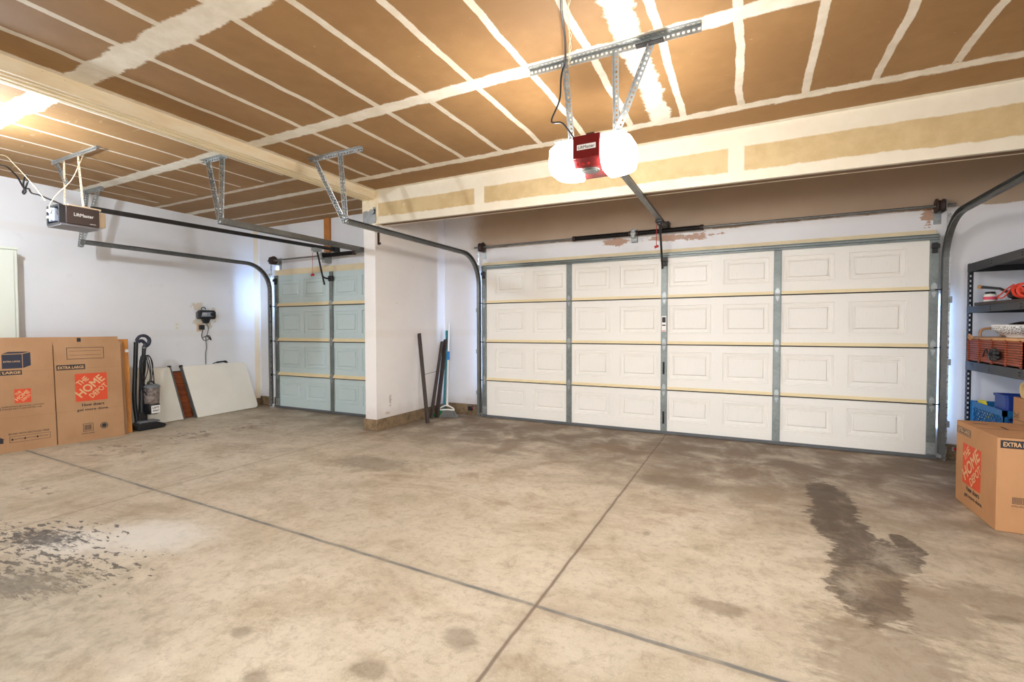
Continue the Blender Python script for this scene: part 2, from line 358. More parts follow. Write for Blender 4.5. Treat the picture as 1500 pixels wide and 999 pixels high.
M['basket'] = mat_basket(); M['bowl'] = mat_bowl(); M['dustcup'] = mat_dustcup()
M['soffit'] = plain('raw_header_underside', (128, 96, 66), .8, 0, .15, 8)
M['lamp'] = mat_emit('lit_lamp_cover', (1.0, .965, .925, 1), 62.0)
M['bulb'] = mat_emit('lit_bulb', (.82, .91, 1.0, 1), 1350.0)

# ------------------------------------------------------------------ geometry helpers
class MB:
    def __init__(s): s.v = []; s.f = []; s.sm = []
    def _add(s, vs, fs, smooth=False):
        b = len(s.v); s.v += [V(x) for x in vs]
        for f in fs: s.f.append(tuple(b + i for i in f)); s.sm.append(smooth)
        return s
    def box(s, x0, x1, y0, y1, z0, z1):
        return s._add([(x0,y0,z0),(x1,y0,z0),(x1,y1,z0),(x0,y1,z0),(x0,y0,z1),(x1,y0,z1),(x1,y1,z1),(x0,y1,z1)],
            [(0,3,2,1),(4,5,6,7),(0,1,5,4),(1,2,6,5),(2,3,7,6),(3,0,4,7)])
    def obox(s, o, u, v, w):
        """box from corner o along the three edge vectors"""
        o, u, v, w = V(o), V(u), V(v), V(w)
        if u.cross(v).dot(w) < 0: u, v = v, u
        return s._add([o, o+u, o+u+v, o+v, o+w, o+u+w, o+u+v+w, o+v+w],
            [(0,3,2,1),(4,5,6,7),(0,1,5,4),(1,2,6,5),(2,3,7,6),(3,0,4,7)])
    def bar(s, p, q, w, t, side=(1,0,0)):
        p, q = V(p), V(q); d = (q-p); n = d.normalized(); a = V(side); a = (a - n*a.dot(n)).normalized(); b = n.cross(a)
        return s.obox(p - a*w/2 - b*t/2, a*w, b*t, d)
    def tube(s, pts, r, seg=8, smooth_path=False, closed=False):
        P = [V(p) for p in pts]
        if smooth_path: P = catmull(P, 6, closed)
        n = len(P); rings = []
        ref = None
        for i, p in enumerate(P):
            if closed: t = (P[(i+1) % n] - P[i-1]).normalized()
            else: t = (P[min(i+1, n-1)] - P[max(i-1, 0)]).normalized()
            if ref is None:
                ref = V((0,0,1)) if abs(t.z) < .9 else V((1,0,0))
            a = (ref - t*ref.dot(t))
            if a.length < 1e-5: a = V((1,0,0)) - t*t.x
            a.normalize(); ref = a; b = t.cross(a)
            rr = r[i*(len(r)-1)//max(1,n-1)] if isinstance(r, (list, tuple)) else r
            rings.append([p + (a*math.cos(2*PI*k/seg) + b*math.sin(2*PI*k/seg))*rr for k in range(seg)])
        vs = [x for g in rings for x in g]; fs = []
        for i in range(n if closed else n-1):
            j = (i+1) % n
            for k in range(seg): fs.append((i*seg+k, i*seg+(k+1)%seg, j*seg+(k+1)%seg, j*seg+k))
        s._add(vs, fs, True)
        if not closed:
            s._add(rings[0], [tuple(range(seg))[::-1]]); s._add(rings[-1], [tuple(range(seg))])
        return s
    def cyl(s, p, q, r, seg=16, r2=None):
        p, q = V(p), V(q); r2 = r if r2 is None else r2
        t = (q-p).normalized(); ref = V((0,0,1)) if abs(t.z) < .9 else V((1,0,0)); a = (ref - t*ref.dot(t)).normalized(); b = t.cross(a)
        A = [p + (a*math.cos(2*PI*k/seg)+b*math.sin(2*PI*k/seg))*r for k in range(seg)]
        B = [q + (a*math.cos(2*PI*k/seg)+b*math.sin(2*PI*k/seg))*r2 for k in range(seg)]
        s._add(A+B, [(k, (k+1)%seg, seg+(k+1)%seg, seg+k) for k in range(seg)], True)
        s._add(A, [tuple(range(seg))[::-1]]); s._add(B, [tuple(range(seg))]); return s
    def lathe(s, c, prof, seg=32):
        c = V(c); vs = []; n = len(prof)
        for r, z in prof:
            for k in range(seg): vs.append(c + V((r*math.cos(2*PI*k/seg), r*math.sin(2*PI*k/seg), z)))
        fs = [(i*seg+k, i*seg+(k+1)%seg, (i+1)*seg+(k+1)%seg, (i+1)*seg+k) for i in range(n-1) for k in range(seg)]
        s._add(vs, fs, True)
        s._add(vs[:seg], [tuple(range(seg))[::-1]]); s._add(vs[-seg:], [tuple(range(seg))]); return s
    def prism(s, poly, o, u, v, w):
        """2D polygon in the (u, v) frame at o, extruded along vector w"""
        o, u, v, w = V(o), V(u), V(v), V(w); n = len(poly)
        A = [o + u*a + v*b for a, b in poly]; B = [x + w for x in A]
        flip = u.cross(v).dot(w) < 0
        fs = [tuple(range(n))[::-1], tuple(range(n, 2*n))] + [(k, (k+1)%n, n+(k+1)%n, n+k) for k in range(n)]
        if flip: fs = [f[::-1] for f in fs]
        return s._add(A+B, fs)
    def ring(s, o, u, v, w, outer, inner):
        """frame between two same-length polygons, extruded along w"""
        o, u, v, w = V(o), V(u), V(v), V(w); n = len(outer)
        O = [o+u*a+v*b for a, b in outer]; I = [o+u*a+v*b for a, b in inner]
        vs = O + I + [x+w for x in O] + [x+w for x in I]; fs = []
        for k in range(n):
            j = (k+1) % n
            fs += [(k, n+k, n+j, j), (2*n+k, 2*n+j, 3*n+j, 3*n+k), (k, j, 2*n+j, 2*n+k), (n+k, 3*n+k, 3*n+j, n+j)]
        return s._add(vs, fs)
    def sweep(s, path, prof):
        """path of (point, normal) with x-axis binormal; prof polygon (a along X, b along normal)"""
        n = len(prof); vs = []
        for p, nn in path:
            for a, b in prof: vs.append(V(p) + V((a,0,0)) + V(nn)*b)
        fs = []
        for i in range(len(path)-1):
            for k in range(n): fs.append((i*n+k, i*n+(k+1)%n, (i+1)*n+(k+1)%n, (i+1)*n+k))
        fs += [tuple(range(n))[::-1], tuple(range((len(path)-1)*n, len(path)*n))]
        return s._add(vs, fs)
    def perf(s, p, q, wdir, w, t, hole=(.020, .014), pitch=.034):
        """perforated flat steel strip with real slots"""
        p, q = V(p), V(q); d = q-p; L = d.length; n = d/L; a = V(wdir); a = (a - n*a.dot(n)).normalized(); b = n.cross(a)
        e = (w - hole[1])/2
        for off in (-w/2, w/2-e): s.obox(p + a*off - b*t/2, a*e, b*t, d)
        k = max(1, int(L/pitch)); st = L/k; web = st - hole[0]
        for i in range(k+1):
            z0 = max(0, i*st - web/2); z1 = min(L, i*st + web/2)
            s.obox(p + n*z0 - a*(hole[1]/2) - b*t/2, a*hole[1], b*t, n*(z1-z0))
        return s
    def angle(s, p, q, d1, d2, w=.032, t=.0028, **k):
        """perforated angle iron: two strips meeting at the line p-q"""
        p, q = V(p), V(q); n = (q-p).normalized()
        for d in (d1, d2):
            a = V(d); a = (a - n*a.dot(n)).normalized()
            s.perf(p + a*w/2, q + a*w/2, a, w, t, **k)
        return s
    def mesh(s, me, mat4):
        s._add([mat4 @ v.co for v in me.vertices], [tuple(p.vertices) for p in me.polygons]); return s
    def build(s, name, mat, parent=None, bevel=0.0, seg=2, loc=None):
        o = parent.matrix_world.translation if False else (V(parent['_w']) if parent is not None and '_w' in parent else V((0,0,0)))
        if parent is None and loc is not None: o = V(loc)
        me = bpy.data.meshes.new(name)
        me.from_pydata([tuple(v - o) for v in s.v], [], s.f); me.validate()
        if len(me.polygons) == len(s.sm): me.polygons.foreach_set('use_smooth', s.sm)
        me.materials.append(mat); me.update()
        ob = bpy.data.objects.new(name, me); COL.objects.link(ob)
        if parent is not None: ob.parent = parent; ob['_w'] = list(o)
        else:
            ob.location = o; ob['_w'] = list(o)
        if bevel:
            b = ob.modifiers.new('Bevel', 'BEVEL'); b.width = bevel; b.segments = seg; b.limit_method = 'ANGLE'; b.angle_limit = .6
        return ob

def catmull(P, k=6, closed=False):
    n = len(P); out = []
    rng = range(n) if closed else range(n-1)
    for i in rng:
        g = (lambda j: P[j % n]) if closed else (lambda j: P[min(max(j, 0), n-1)])
        p0, p1, p2, p3 = g(i-1), g(i), g(i+1), g(i+2)
        for j in range(k):
            t = j/k
            out.append(.5*((2*p1) + (p2-p0)*t + (2*p0-5*p1+4*p2-p3)*t*t + (3*p1-p0-3*p2+p3)*t**3))
    if not closed: out.append(P[-1])
    return out

def rrect(w, h, r, seg=5):
    """rounded rectangle polygon with its corner at 0, 0"""
    out = []
    for cx, cy, a0 in ((w-r, r, -PI/2), (w-r, h-r, 0), (r, h-r, PI/2), (r, r, PI)):
        for i in range(seg+1):
            a = a0 + PI/2*i/seg; out.append((cx + r*math.cos(a), cy + r*math.sin(a)))
    return out

def tag(o, label=None, cat=None, group=None, kind=None):
    if label: o['label'] = label
    if cat: o['category'] = cat
    if group: o['group'] = group
    if kind: o['kind'] = kind
    return o

def thing(name, label, cat, loc, group=None, kind=None):
    o = bpy.data.objects.new(name, None); COL.objects.link(o); o.location = loc; o['_w'] = list(loc); o.empty_display_size = .1
    return tag(o, label, cat, group, kind)

_tc = {}
def text_me(s, bold=0.0):
    k = (s, bold)
    if k in _tc: return _tc[k]
    cu = bpy.data.curves.new('lettering', 'FONT'); cu.body = s; cu.bevel_depth = bold; cu.bevel_resolution = 0; cu.resolution_u = 3; cu.size = 1.0
    ob = bpy.data.objects.new('lettering', cu); COL.objects.link(ob)
    bpy.context.view_layer.update()
    me = bpy.data.meshes.new_from_object(ob.evaluated_get(bpy.context.evaluated_depsgraph_get()))
    bpy.data.objects.remove(ob); bpy.data.curves.remove(cu)
    xs = [v.co.x for v in me.vertices]; ys = [v.co.y for v in me.vertices]
    _tc[k] = (me, min(xs), max(xs), min(ys), max(ys)); return _tc[k]

def letters(mb, s, o, u, v, w, h, bold=0.012):
    """write s into the w x h rectangle whose lower left corner is o (u, v unit vectors)"""
    me, x0, x1, y0, y1 = text_me(s, bold)
    u, v = V(u).normalized(), V(v).normalized(); n = u.cross(v)
    sx, sy = w/(x1-x0), h/(y1-y0)
    q = .006; m = Matrix(((u.x*sx, v.x*sy, n.x*q, 0), (u.y*sx, v.y*sy, n.y*q, 0), (u.z*sx, v.z*sy, n.z*q, 0), (0,0,0,1)))
    off = V(o) - u*(x0*sx) - v*(y0*sy)
    m.translation = off
    mb.mesh(me, m); return mb

class Face:
    """a flat printed face: origin o, unit vectors u (reading direction) and v (up); writes slightly proud of the board"""
    def __init__(s, o, u, v):
        s.o, s.u, s.v = V(o), V(u).normalized(), V(v).normalized(); s.n = s.u.cross(s.v)
    def p(s, a, b, lift): return s.o + s.u*a + s.v*b + s.n*lift
    def rect(s, mb, a, b, w, h, lift=.0005): mb._add([s.p(a,b,lift), s.p(a+w,b,lift), s.p(a+w,b+h,lift), s.p(a,b+h,lift)], [(0,1,2,3)]); return mb
    def poly(s, mb, pts, lift=.0005): mb._add([s.p(a,b,lift) for a, b in pts], [tuple(range(len(pts)))]); return mb
    def frame(s, mb, a, b, w, h, t, lift=.0008):
        for q in ((a, b, w, t), (a, b+h-t, w, t), (a, b+t, t, h-2*t), (a+w-t, b+t, t, h-2*t)): s.rect(mb, *q, lift)
        return mb
    def text(s, mb, t, a, b, w, h, lift=.0009, bold=.012, rot=0.0):
        c, n = math.cos(rot), math.sin(rot)
        return letters(mb, t, s.p(a, b, lift), s.u*c + s.v*n, s.v*c - s.u*n, w, h, bold)

def home_logo(face, parent, a, b, w, h):
    """orange square with the slanted stencil lettering"""
    sq = MB(); face.rect(sq, a, b, w, h, .0005); lo = sq.build('printed_logo', M['orange_ink'], parent); lo['label'] = 'orange square logo'
    t = MB(); r = math.radians(42)
    u = V((math.cos(r), math.sin(r))); v = V((-math.sin(r), math.cos(r)))
    def line(s, cu, cv, lw, lh):
        c = V((a + w/2, b + h/2)) + u*(cu*w - lw*w/2) + v*(cv*w - lh*w/2)
        face.text(t, s, c.x, c.y, lw*w, lh*w, .0009, .022, r)
    line('THE', -.03, .375, .40, .20); line('HOME', 0.0, .055, 1.05, .31); line('DEPOT', .05, -.265, .70, .20)
    t.build('logo_lettering', M['kraft_print'], lo)
    return lo

# ------------------------------------------------------------------ dimensions (metres; camera above the origin, doors ahead in +Y)
CEIL = 2.975
YF = 6.00          # front wall of the double bay
YL = 5.27          # front wall of the single bay
XL = -7.38; XR = 2.42
DX0, DX1 = -4.31, -4.13   # divider wall
DY0 = 4.50
YB = -1.3          # back edge, left unbuilt on the right so sky light enters
YD = 5.93; YS = 5.17      # inner faces of the two doors

def struct(name, mb, mat, label, cat):
    return tag(mb.build(name, mat), label, cat, None, 'structure')

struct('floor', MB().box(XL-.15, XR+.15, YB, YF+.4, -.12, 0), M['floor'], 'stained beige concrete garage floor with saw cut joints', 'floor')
struct('ceiling', MB().box(XL-.15, XR+.15, YB, YF+.4, CEIL, CEIL+.1), M['ceiling'], 'brown drywall ceiling with strips of joint compound', 'ceiling')
w = MB(); T = .14
w.box(DX0, -3.42, YF, YF+T, 0, CEIL).box(1.64, XR+.15, YF, YF+T, 0, CEIL).box(-3.42, 1.64, YF, YF+T, 2.2, CEIL)
struct('wall_front', w, M['wall_front'], 'white wall around the wide garage door with tan drywall and painted header shade above', 'wall')
w = MB()
w.box(XL-.15, -6.86, YL, YL+T, 0, CEIL).box(-4.42, DX0, YL, YL+T, 0, CEIL).box(-6.86, -4.42, YL, YL+T, 2.2, CEIL)
tag(w.build('wall_far', M['wall']), 'pale wall around the single blue grey garage door', 'wall', None, 'structure')
struct('wall_left', MB().box(XL-.15, XL, YB, YL, 0, CEIL), M['wall'], 'long white wall behind the vacuum and folding table', 'wall')
struct('wall_light_block', MB().box(XL-.15, -2.3, YB-.15, YB, 0, CEIL), M['wall'], 'unseen wall added behind the camera to block daylight from the left bay', 'wall')  # added out of view to cut the light on the left foreground
struct('wall_right', MB().box(XR, XR+.15, YB, YF, 0, CEIL), M['wall'], 'white wall behind the charcoal shelf', 'wall')
struct('wall_divider', MB().box(DX0, DX1, DY0, YF+T, 0, 2.60).box(DX0, DX1, 4.66, YF+T, 2.60, CEIL), M['wall_div'], 'short white wall standing between the two garage bays', 'wall')
# header beam over the wide bay: front face drops a little to the right
hb = MB(); zl, zr = 2.575, 2.512
hb._add([(DX1+.05, 4.5, zl), (XR, 4.5, zr-.008), (XR, 4.5, CEIL), (DX1+.05, 4.5, CEIL), (DX1+.05, 4.64, zl), (XR, 4.64, zr-.008), (XR, 4.64, CEIL), (DX1+.05, 4.64, CEIL)],
        [(0,1,2,3),(4,7,6,5),(0,3,7,4),(1,5,6,2),(0,4,5,1)])
hd = struct('trim_1', hb, M['header'], 'taped drywall header beam over the wide garage door', 'beam')
u = MB(); u._add([(DX1+.05, 4.535, zl-.003), (XR, 4.535, zr-.011), (XR, 4.605, zr-.011), (DX1+.05, 4.605, zl-.003)], [(0,3,2,1)])
u.build('raw_edge', M['soffit'], hd)
bm_ = MB().box(-4.30, -4.12, YB, DY0, 2.878, CEIL)
b2 = struct('trim_2', bm_, M['beam'], 'cream painted ceiling beam between the two bays', 'beam')
for x0, x1, z in ((-4.18, -4.165, 2.872), (-4.23, -4.212, 2.868), (-4.30, -4.28, 2.874)): MB().box(x0, x1, YB, DY0, z, 2.879).build('edge_strip', M['trim_wood'], b2)
# post head with grey steel strap
ph = struct('trim_3', MB().box(DX0-.02, DX1+.06, DY0-.005, DY0+.16, 2.575, CEIL), M['beam'], 'post head where the ceiling beam meets the header', 'post')
q = MB(); pts = [(-.0, .0), (.03, -.006), (.2, .0), (.215, .03), (.205, .19), (.17, .2), (.165, .17), (.12, .175), (.1, .15), (.05, .165), (.0, .15)]
q.prism(pts, (DX0-.005, DY0-.012, 2.585), (1,0,0), (0,0,1), (0,.008,0)).build('steel_strap', M['galv'], ph)
q = MB(); q.prism([(0,0),(.04,.01),(.05,.06),(.02,.07),(.03,.03)], (-4.155, DY0-.018, 2.69), (1,0,0), (0,0,1), (0,.007,0)); q.build('tar_patch', M['black_plastic'], ph)
sp_ = MB(); sp_.box(-4.128, -4.124, 4.54, 4.575, 2.33, 2.56).cyl((-4.126, 4.557, 2.345), (-4.095, 4.557, 2.345), .012, 8)
tag(sp_.build('hanging_strap', M['rust'], loc=(-4.126, 4.557, 2.45)), 'short rusty strap hanging on the divider wall under the header', 'strap')
# concrete kerbs under the walls
def kerb(name, x0, x1, y0, y1, h, label):
    return tag(MB().box(x0, x1, y0, y1, 0, h).build(name, M['kerb'], bevel=.006), label, 'kerb', None, 'structure')
kerb('baseboard_divider', DX0-.02, DX1+.025, DY0-.025, YF-.02, .145, 'raw concrete kerb under the divider wall')
kerb('baseboard_front', DX1+.025, -3.50, YF-.04, YF, .16, 'raw concrete kerb left of the wide door')
kerb('baseboard_right', 1.74, XR, YF-.04, YF, .15, 'raw concrete kerb right of the wide door')
kerb('baseboard_far', XL, -6.97, YL-.03, YL, .15, 'raw concrete kerb left of the single door')
kerb('baseboard_left', XL, XL+.015, YB, YL-.03, .12, 'raw concrete kerb under the left wall')
# cream casing around the doors
t4 = MB().box(-3.42, 1.64, YD+.047, YF+.02, 2.146, 2.235).box(-3.46, -3.42, YF-.02, YF+.0, 0, 2.23).box(1.64, 1.66, YF-.02, YF+.0, 0, 2.2)
struct('trim_4', t4, M['trim_wood'], 'cream wood head trim over the wide door', 'trim')
t5 = MB().box(-6.95, DX0-.02, YS+.046, YL, 2.140, 2.245)
struct('trim_5', t5, M['trim_wood'], 'cream wood head trim over the single door', 'trim')

# ------------------------------------------------------------------ garage doors
def grid_panel(mb, x0, x1, z0, z1, yf, rects):
    """stamped face: flat sheet with raised-panel rectangles (x0, x1, z0, z1)"""
    xs = sorted({x0, x1, *[r[0] for r in rects], *[r[1] for r in rects]}); zs = sorted({z0, z1, *[r[2] for r in rects], *[r[3] for r in rects]})
    for i in range(len(xs)-1):
        for j in range(len(zs)-1):
            cx, cz = (xs[i]+xs[i+1])/2, (zs[j]+zs[j+1])/2
            if any(r[0] < cx < r[1] and r[2] < cz < r[3] for r in rects): continue
            mb._add([(xs[i],yf,zs[j]), (xs[i+1],yf,zs[j]), (xs[i+1],yf,zs[j+1]), (xs[i],yf,zs[j+1])], [(0,1,2,3)])
    steps = [(0,0), (.003,.012), (.010,.012), (.014,.006), (.042,.009), (.046,.017), (.053,.017), (.062,.004)]
    for a, b, c, d in rects:
        R = []
        for ins, dep in steps: R.append([(a+ins,yf+dep,c+ins), (b-ins,yf+dep,c+ins), (b-ins,yf+dep,d-ins), (a+ins,yf+dep,d-ins)])
        for k in range(len(R)-1):
            for e in range(4):
                f = (e+1) % 4; mb._add([R[k][e], R[k][f], R[k+1][f], R[k+1][e]], [(0,1,2,3)])
        mb._add(R[-1], [(0,1,2,3)])
    y2 = yf + .045
    mb._add([(x0,y2,z0),(x1,y2,z0),(x1,y2,z1),(x0,y2,z1)], [(3,2,1,0)])
    mb._add([(x0,yf,z0),(x0,y2,z0),(x0,y2,z1),(x0,yf,z1)], [(3,2,1,0)]); mb._add([(x1,yf,z0),(x1,y2,z0),(x1,y2,z1),(x1,yf,z1)], [(0,1,2,3)])
    mb._add([(x0,yf,z1),(x1,yf,z1),(x1,y2,z1),(x0,y2,z1)], [(0,1,2,3)]); mb._add([(x0,yf,z0),(x1,yf,z0),(x1,y2,z0),(x0,y2,z0)], [(3,2,1,0)])

ZS = [.034, .535, 1.085, 1.643, 2.150]
def garage_door(name, label, x0, x1, yf, stiles, sw, endw, centers, pw, paint, rail_h, rail_d, strut):
    root = thing(name, label, 'garage door', ((x0+x1)/2, yf, 0), None, 'structure')
    base = None
    for k in range(4):
        z0, z1 = ZS[k] + (.004 if k else 0), ZS[k+1] - .004
        mb = MB(); H = z1 - z0
        rects = [(c-pw/2, c+pw/2, z0+.128, z1-.086) for c in centers if c-pw/2 > x0+.02 and c+pw/2 < x1-.02]
        grid_panel(mb, x0, x1, z0, z1, yf, rects)
        # two pressed ribs along the lower and upper edge
        mb.box(x0, x1, yf-.003, yf, z0+.050, z0+.056).box(x0, x1, yf-.0025, yf, z0+.078, z0+.082).box(x0, x1, yf-.0025, yf, z1-.034, z1-.030)
        mb.build('door_section', paint, root)
        if k:
            edges = [x0+endw] + [e for s_ in stiles for e in (s_-sw/2, s_+sw/2)] + [x1-endw]
            for a, b in zip(edges[::2], edges[1::2]):
                r = MB(); r.box(a, b, yf-rail_d, yf, z0+.001, z0+rail_h*.55).box(a, b, yf-rail_d*.55, yf, z0+rail_h*.55, z0+rail_h)
                r.build('edge_rail', M['cream'], root, bevel=.002)
                MB().box(a, b, yf-rail_d*.6, yf+.001, z0-.011, z0).build('joint_shadow_strip', M['shade_and_ring'], root)  # dark joint strip painting the shadow beneath each ledge
        if k: MB().box(x0, x1, yf+.012, yf+.04, z0-.012, z0).build('joint_seal', M['vinyl'], root)
        # steel stiles
        for s_ in stiles:
            m = MB(); m.box(s_-sw/2, s_+sw/2, yf-.014, yf+.002, z0, z1); m.box(s_-sw/2+.006, s_+sw/2-.006, yf-.016, yf-.013, z0+.02, z1-.02)
            m.build('stile', M['stile'], root, bevel=.002)
        for a in (x0, x1-endw):
            m = MB(); m.box(a-.004, a+endw+.004, yf-.016, yf+.002, z0, z1); m.build('stile', M['stile'], root, bevel=.002)
        # hinges at each joint
        if k:
            spots = list(stiles) + [x0+endw*.5, x1-endw*.5]
            for s_ in spots:
                h = MB(); c = z0 - .004; wv = min(sw, endw)*.34
                up = [(-wv, .012), (wv, .012), (wv, .045), (wv*.55, .066), (0, .074), (-wv*.55, .066), (-wv, .045)]
                dn = [(-wv*.8, -.012), (-wv*.8, -.036), (0, -.074), (wv*.8, -.036), (wv*.8, -.012)]
                h.prism(up, (s_, yf-.0175, c), (1,0,0), (0,0,1), (0,-.003,0)); h.prism(dn, (s_, yf-.0175, c), (1,0,0), (0,0,1), (0,-.003,0))
                h.cyl((s_-wv*1.25, yf-.026, c), (s_+wv*1.25, yf-.026, c), .010, 10)
                for dz in (.04, -.035): h.cyl((s_, yf-.02, c+dz), (s_, yf-.026, c+dz), .007, 8)
                hg = h.build('hinge', M['galv'], root)
            for a, sg in ((x0, -1), (x1, 1)):
                r = MB(); r.cyl((a-sg*.03, yf-.035, z0), (a+sg*.055, yf-.035, z0), .0055, 8); r.cyl((a+sg*.055, yf-.035, z0), (a+sg*.068, yf-.035, z0), .022, 14)
                r.build('roller', M['black_metal'], root)
    # top roller brackets and bottom corner brackets
    for a in (x0, x1-endw):
        m = MB(); m.box(a, a+endw, yf-.05, yf-.016, 2.045, 2.085).box(a+.01, a+endw-.01, yf-.03, yf-.016, 2.0, 2.10); m.build('top_bracket', M['black_metal'], root)
        m = MB(); m.box(a-.005, a+endw+.005, yf-.02, yf-.0165, .05, .16).box(a-.005, a+endw+.005, yf-.045, yf-.0165, .05, .056); m.build('bottom_bracket', M['galv'], root)
    s_ = MB().box(x0-.01, x1+.01, yf-.018, yf+.044, .004, .036); s_.cyl((x0, yf+.012, .016), (x1, yf+.012, .016), .016, 10); s_.build('bottom_seal', M['vinyl'], root)
    if strut:
        m = MB(); m.box(x0-.0, x1+.0, yf-.018, yf-.0165, 2.128, 2.182); m.box(x0, x1, yf-.05, yf-.016, 2.150, 2.166).box(x0, x1, yf-.04, yf-.018, 2.128, 2.132).box(x0, x1, yf-.04, yf-.018, 2.178, 2.182)
        m.build('top_strut', M['stile'], root)
    return root

d1 = garage_door('door_1', 'wide closed sectional garage door, cream panels with steel stiles', -3.425, 1.645, YD, [-2.106, -.896, .294], .074, .062,
    [-2.98 + .5933*k for k in range(8)], .47, M['panel'], .036, .014, True)
# hand grips and the sticker on the middle stile
for z in (.20, .80):
    g = MB(); x = -.898; y = YD-.016
    g.box(x-.012, x+.012, y-.004, y, z-.075, z+.075); g.tube([(x, y-.003, z-.055), (x, y-.03, z-.045), (x, y-.03, z+.045), (x, y-.003, z+.055)], .006, 8)
    g.build('grip', M['black_metal'], d1)
g = MB().box(-.925, -.872, YD-.0185, YD-.0165, 1.24, 1.43); g.build('warning_sticker', M['white_label'], d1)
for a, b in ((1.35, 1.415), (1.31, 1.325)): MB().box(-.919, -.878, YD-.0195, YD-.0184, a, b).build('sticker_print', M['ink'], d1)
g = MB().box(-.922, -.875, YD-.0195, YD-.0184, 1.244, 1.252); g.build('sticker_print', M['red_plastic'], d1)
d2 = garage_door('door_2', 'single closed sectional garage door with blue grey panels', -6.87, -4.41, YS, [-5.608], .075, .075,
    [-6.535, -5.975, -5.33, -4.77], .47, M['panel_blue'], .05, .03, False)

# ------------------------------------------------------------------ tracks
def door_track(label, x, yv, zt, yend, r, side):
    """C-shaped channel: vertical run, curve and horizontal run towards the camera; side = which way the mouth opens"""
    root = thing('door_track', label, 'track', (x, yv, 0), 'steel tracks of the garage doors')
    path = [((x, yv, .06), (0,-1,0)), ((x, yv, zt-r), (0,-1,0))]
    for i in range(1, 13):
        a = PI/2*i/12; path.append(((x, yv - r + r*math.cos(a), zt - r + r*math.sin(a)), (0, -math.cos(a), -math.sin(a))))
    path.append(((x, yend, zt), (0, 0, -1)))
    t = .0035; d = .05; w_ = .046*side
    prof = [(0, -d/2), (w_, -d/2), (w_, -d/2+t), (t*side, -d/2+t), (t*side, d/2-t), (w_, d/2-t), (w_, d/2+.007), (w_-t*side, d/2+.007), (w_-t*side, d/2), (0, d/2)]
    if side < 0: prof = prof[::-1]
    MB().sweep(path, prof).build('rail', M['galv_dark'], root)
    # wall angle behind the vertical run
    a = MB(); a.box(x-.004, x+.004, yv-.01, yv+.062, .0, zt-.12) if True else None
    a.box(min(x, x-side*.035), max(x, x-side*.035), yv+.058, yv+.063, .0, zt+.06); a.build('jamb_angle', M['zinc'], root)
    for z in (.35, .95, 1.55):
        b = MB(); b.box(x-side*.022-.02, x-side*.022+.02, yv+.02, yv+.06, z-.03, z+.03); b.cyl((x-side*.02, yv+.0, z), (x-side*.02, yv+.05, z), .006, 8); b.build('track_bracket', M['galv'], root, bevel=.002)
    return root
tl = door_track('steel track left of the wide door, curving back at the top', -3.49, 5.895, 2.32, 3.375, .42, 1)
door_track('steel track right of the wide door beside the charcoal shelf', 1.71, 5.895, 2.32, 1.3, .42, -1)
door_track('steel track left of the single door, running back along the left wall', -6.945, 5.11, 2.30, 2.70, .40, 1)
door_track('steel track of the single door that runs into the divider wall', -4.345, 5.11, 2.285, 2.72, .40, -1)

def sensor(label, x, sg):
    r = thing('safety_sensor', label, 'sensor', (x, 5.86, .13))
    MB().box(x-.004, x+.05*sg, 5.84, 5.843, .11, .15).box(min(x, x+.004*sg), max(x, x+.004*sg), 5.80, 5.87, .11, .15).build('bracket', M['galv'], r) if sg > 0 else MB().box(x-.05, x+.004, 5.84, 5.843, .11, .15).box(x-.004, x, 5.80, 5.87, .11, .15).build('bracket', M['galv'], r)
    MB().box(x-.03, x+.03, 5.79, 5.838, .10, .165).build('eye_box', M['black_plastic'], r, bevel=.004)
    MB().cyl((x+.03*sg, 5.815, .135), (x+.042*sg, 5.815, .135), .013, 14).build('lens', M['red_plastic'], r)
sensor('black safety sensor low on the left side of the wide door', -3.57, 1)
sensor('black safety sensor low on the right side of the wide door', 1.80, -1)
# perforated hangers
def hanger(label, c0, c1, y, legs, bolt=True):
    root = thing('track_hanger', label, 'hanger', ((c0+c1)/2, y, CEIL), 'perforated steel hangers on the ceiling')
    MB().angle((c0, y, CEIL-.001), (c1, y, CEIL-.001), (0,-1,0), (0,0,-1), .036).build('ceiling_angle', M['galv'], root)
    for p, q in legs:
        MB().angle(p, q, (1,0,0), (0,-1,0), .032).build('leg', M['galv'], root)
    for p, q in legs:
        for e in (p, q):
            ez = V(e) + V((.016, -.004, -.016 if e is p else .02)); MB().cyl(ez, ez + V((0,-.016,0)), .008, 6).build('bolt', M['zinc'], root)
    return root
hanger('short ceiling hanger with two legs, at the left rail end of the wide door', -3.93, -3.22, 3.36, [((-3.86, 3.36, 2.96), (-3.50, 3.40, 2.30)), ((-3.51, 3.36, 2.96), (-3.485, 3.40, 2.30))])
hanger('ceiling hanger whose legs meet in a V beside the cream beam', -4.92, -4.53, 2.91, [((-4.83, 2.91, 2.96), (-4.405, 2.76, 2.26)), ((-4.60, 2.91, 2.96), (-4.40, 2.76, 2.26))])
hanger('ceiling hanger behind the brown opener, over the left wall rail', -7.36, -6.86, 2.90, [((-7.24, 2.90, 2.96), (-6.98, 2.72, 2.24)), ((-6.96, 2.90, 2.96), (-6.955, 2.72, 2.24))])

